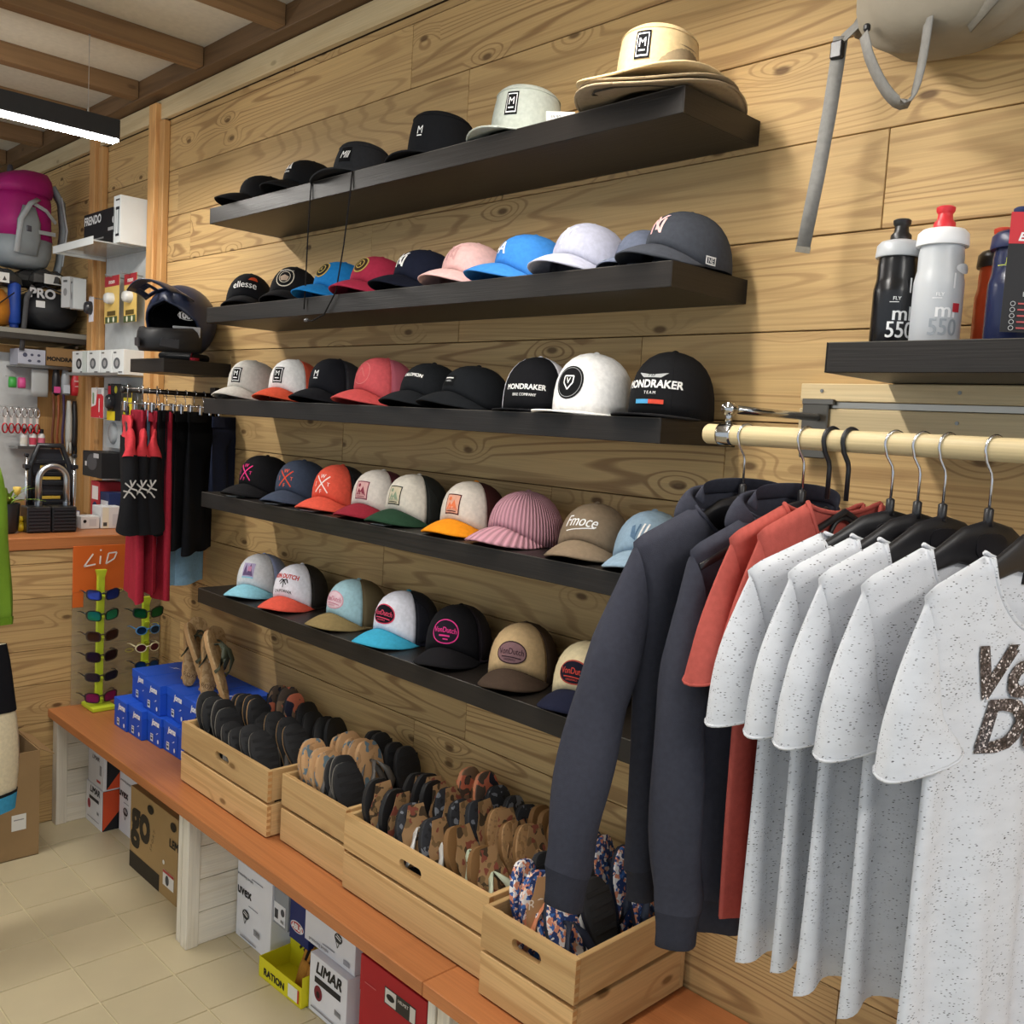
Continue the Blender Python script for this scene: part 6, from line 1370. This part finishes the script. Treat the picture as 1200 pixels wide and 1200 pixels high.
# ------------------------------------------------------------------ things on the counter
def counter_goods():
    dk = '1d1e21'
    for i, (a, b) in enumerate(((-.497, -.405), (-.402, -.307))):
        t = thing('ribbed_block', ['black ribbed plastic block under the silver shackle, plant side', 'black ribbed plastic block under the silver shackle, carton side'][i], 'block', (-1.0, (a+b)/2, CT), 0, 'black ribbed blocks on the counter'); w = b-a
        MB().box(-.09, -.002, -w/2, w/2, 0, .104).build('body', plastic(dk, .35), t, bevel=.004)
        for k in range(7): MB().box(-.0015, .0025, -w/2+.006, w/2-.006, .008+k*.0135, .016+k*.0135).build('rib', plastic('2b2d31', .35), t)
    # bike carrier frame with the silver shackle
    t = thing('child_seat_frame', 'black ladder-backed carrier frame with silver rods standing behind the shackle', 'bike carrier', (-1.13, -.372, CT)); bp = plastic('1a1c22', .4); al = metal('cfd2d6', .25)
    ol = [(-.078, 0), (-.078, .26), (-.045, .345), (.045, .345), (.078, .26), (.078, 0)]
    MB().tube([(0, u, v) for u, v in ol], .012, 8).build('frame', bp, t, True)
    MB().prism([(-.068, .02), (.068, .02), (.068, .25), (.040, .33), (-.040, .33), (-.068, .25)], lambda u, v, q: (q, u, v), -.012, -.006).build('back_shell', plastic('23252c', .4), t)
    for z in (.06, .10, .14, .18, .22, .27): MB().box(-.005, .004, -.066, .066, z, z+.016).build('slat', bp, t, bevel=.002)
    for z in (.125, .205, .25): MB().box(.0045, .006, -.04, .04, z, z+.012).build('sticker', card('b8983a'), t)
    for s in (-1, 1):
        MB().tube([(.01, s*.092, 0), (.01, s*.094, .30)], .0065, 10).build('rod', al, t, True); MB().box(-.006, .026, s*.094-.011, s*.094+.011, .25, .268).build('clamp', bp, t, bevel=.003); MB().box(.0, .02, s*.094-.008, s*.094+.008, .298, .312).build('rod_cap', bp, t, bevel=.003)
    t = thing('shackle_lock', 'silver U-shaped shackle lock standing on the black ribbed blocks', 'lock', (-1.045, -.388, CT+.1045))
    MB().tube([(0, -.054, .016), (0, -.054, .105)]+[(0, -.054*math.cos(PI*k/14), .105+.056*math.sin(PI*k/14)) for k in range(1, 14)]+[(0, .054, .105), (0, .054, .016)], .0125, 14).build('shackle', metal('c4c8ce', .35), t, True)
    for s in (-1, 1): MB().lathe([(.0145, 0), (.0145, .016)], 14, (0, s*.054, 0)).build('foot_sleeve', metal('9a9ea4', .3), t, 'auto')
    carton('small_carton', 'small white carton with black spot on the counter', -1.16, -1.08, -.262, -.186, CT, CT+.052, 'dcdcdc', end_prints=[(('disc', -.022, .006, .007, .007), '1a1a1a'), (('rect', .01, 0, .03, .03), 'c8c8cc')])
    carton('parcel', 'white parcel with a cream barcode strip on the counter', -1.18, -1.075, -.180, -.092, CT, CT+.092, 'dcdee0', end_prints=[(('rect', -.026, 0, .026, .088), 'e4e0cc'), (('rect', -.028, -.028, .016, .016), '4a4a4a'), (('rect', .02, -.01, .035, .05), 'c9ccd2')])
    carton('small_carton', 'blue and white carton between the ribbed block and the small white carton', -1.20, -1.14, -.30, -.245, CT, CT+.07, '2c3c8a', end_prints=[(('rect', 0, .022, .05, .024), 'e0e0e4')])
    # plant
    t = thing('potted_plant', 'spiky green plant in a tall dark pot on the counter', 'plant', (-1.04, -.560, CT))
    MB().lathe([(.030, 0), (.040, .01), (.046, .09), (.047, .118), (.042, .118), (.040, .10)], 24).build('pot', plastic('22262a', .45), t, 'auto'); MB().lathe([(.0395, .100), (.02, .106), (.001, .108)], 20).build('soil', plain('3a2c20', .9), t)
    rg = random.Random(5); gm = plain('7d9a3a', .6, 0, 0, 40, .25)
    for k in range(16):
        a = rg.uniform(0, 2*PI); l = rg.uniform(.08, .15); e = rg.uniform(.4, 1.2)
        pts = [(math.cos(a)*l*q*math.cos(e)*1.2, math.sin(a)*l*q*math.cos(e)*1.2, .105+l*(q*math.sin(e)+.25*q-.55*q*q)) for q in (0, .25, .5, .75, 1)]
        MB().ribbon(pts, (-math.sin(a), math.cos(a), 0), [.010, .013, .012, .008, .002], .0008).build('leaf', gm, t, True)
    MB().lathe([(.004, 0), (.012, .01), (.016, .03), (.013, .034)], 12, (.02, .03, .15)).build('flower', plain('e0c060', .6), t, True)
    t = thing('yellow_toy', 'small yellow round ornament on the counter beside the pot', 'ornament', (-1.06, -.505, CT)); ym = plastic('d8b820', .4)
    MB().lathe([(.006, 0), (.016, .006), (.019, .02), (.014, .034), (.008, .04)], 16).build('body', ym, t, True); MB().lathe([(.004, .038), (.011, .044), (.012, .054), (.006, .062)], 14).build('head', ym, t, True)
counter_goods()
# ------------------------------------------------------------------ clothes and carton at the left edge
def left_edge():
    # short floor rack just outside the view carries the green top and the jersey
    t = thing('garment_rack', 'dark metal garment rack in the aisle carrying the green jacket and the pale jersey', 'clothes rack', (-.25, -1.03, 0)); dm = metal('3a3a3c', .4)
    MB().tube([(0, -.55, 0.022), (0, -.55, 1.62), (0, .14, 1.62), (0, .14, 1.56)], .012, 10).build('frame', dm, t, True)
    MB().tube([(-.25, -.55, .012), (.25, -.55, .012)], .012, 10).build('foot', dm, t, True); MB().tube([(0, -.55, .95), (0, .10, .95)], .010, 10).build('lower_bar', dm, t, True)
    def sheet(name, lab, cat, x, y0, y1, z0, z1, mat, seed, parts=()):
        g = thing(name, lab, cat, (x, 0, 0)); rg = random.Random(seed)
        def ring(z, k, w0, w1): return [(.035*k*math.sin(2*PI*m/20)+.008*math.sin(3*2*PI*m/20+z*9), (w0+w1)/2+(w1-w0)/2*math.cos(2*PI*m/20)+.006*math.sin(z*14+m*.6), z) for m in range(20)]
        n = 12; MB().grid([ring(z0+(z1-z0)*j/n, 1.0-.5*(j/n)**3, y0+.06*(j/n)**3, y1-.02*(1-j/n)-.06*(j/n)**3) for j in range(n+1)], True, 0, True, True).build('body', mat, g, True)
        for (a, b, m2, nm) in parts:
            MB().grid([[(1.06*p[0], p[1], p[2]) for p in ring(z0+(z1-z0)*q, 1.1, y0-.003+.06*q**3, y1+.003-.02*(1-q)-.06*q**3)] for q in [a+(b-a)*i/4 for i in range(5)]], True).build(nm, m2, g, True)
        return g
    sheet('jacket', 'lime green jacket sleeve hanging at the end of the aisle rack', 'jacket', -.25, -1.10, -.758, .965, 1.47, plain('78a02c', .7, 0, .3, 60, .1), 1, [(0, .05, fabric('6c9228'), 'hem')])
    sheet('cycling_jersey', 'cream jersey with blue hem and black shoulder hanging low on the aisle rack', 'jersey', -.12, -1.10, -.772, .40, .935, fabric('d5c8aa'), 2, [(0, .10, fabric('3f96c0'), 'hem_band'), (.10, .12, fabric('1c1c1e'), 'stripe'), (.60, 1.0, fabric('16161a'), 'shoulder')])
    # open carton
    t = thing('open_carton', 'open brown shipping carton with white labels on the floor by the partition', 'carton', (-.742, -.715, 0)); km = plain('977a54', .75, 0, .15, 60, .06); w, d, h, T = .27, .30, .40, .004
    MB().box(w/2-T, w/2, -d/2, d/2, 0, h).build('side_wall', km, t); MB().box(-w/2, -w/2+T, -d/2, d/2, 0, h).build('side_wall', km, t)
    MB().box(-w/2+T, w/2-T, d/2-T, d/2, 0, h).build('side_wall', km, t); MB().box(-w/2+T, w/2-T, -d/2, -d/2+T, 0, h).build('side_wall', km, t); MB().box(-w/2, w/2, -d/2, d/2, 0, .003).build('bottom', km, t)
    MB().prism([(0, 0), (.08, .05), (.08, .054), (0, .004)], lambda u, v, q: (w/2+u*.05-.004, q, h+v*1.4) if False else (-w/2+u*1.5, q, h+v*1.0-.0), -d/2+.01, d/2-.01).build('flap', km, t)
    MB().prism([(0, 0), (.06, -.03), (.06, -.026), (0, .004)], lambda u, v, q: (q, d/2+u*.9, h+v), -w/2+.01, w/2-.01).build('flap', km, t)
    decals([(('rect', .08, .14, .05, .06), card('dedcd6')), (('rect', .08, .15, .035, .004), card('8a8a8a')), (('rect', -.02, .10, .05, .14), card('e2e0da')), (('rect', -.02, .19, .05, .02), card('26262a'))], plane_fn((w/2, 0, 0), (0, 1, 0), (0, 0, 1)), t, .0008, .0002, 'label_sticker')
left_edge()
bpy.context.view_layer.update()
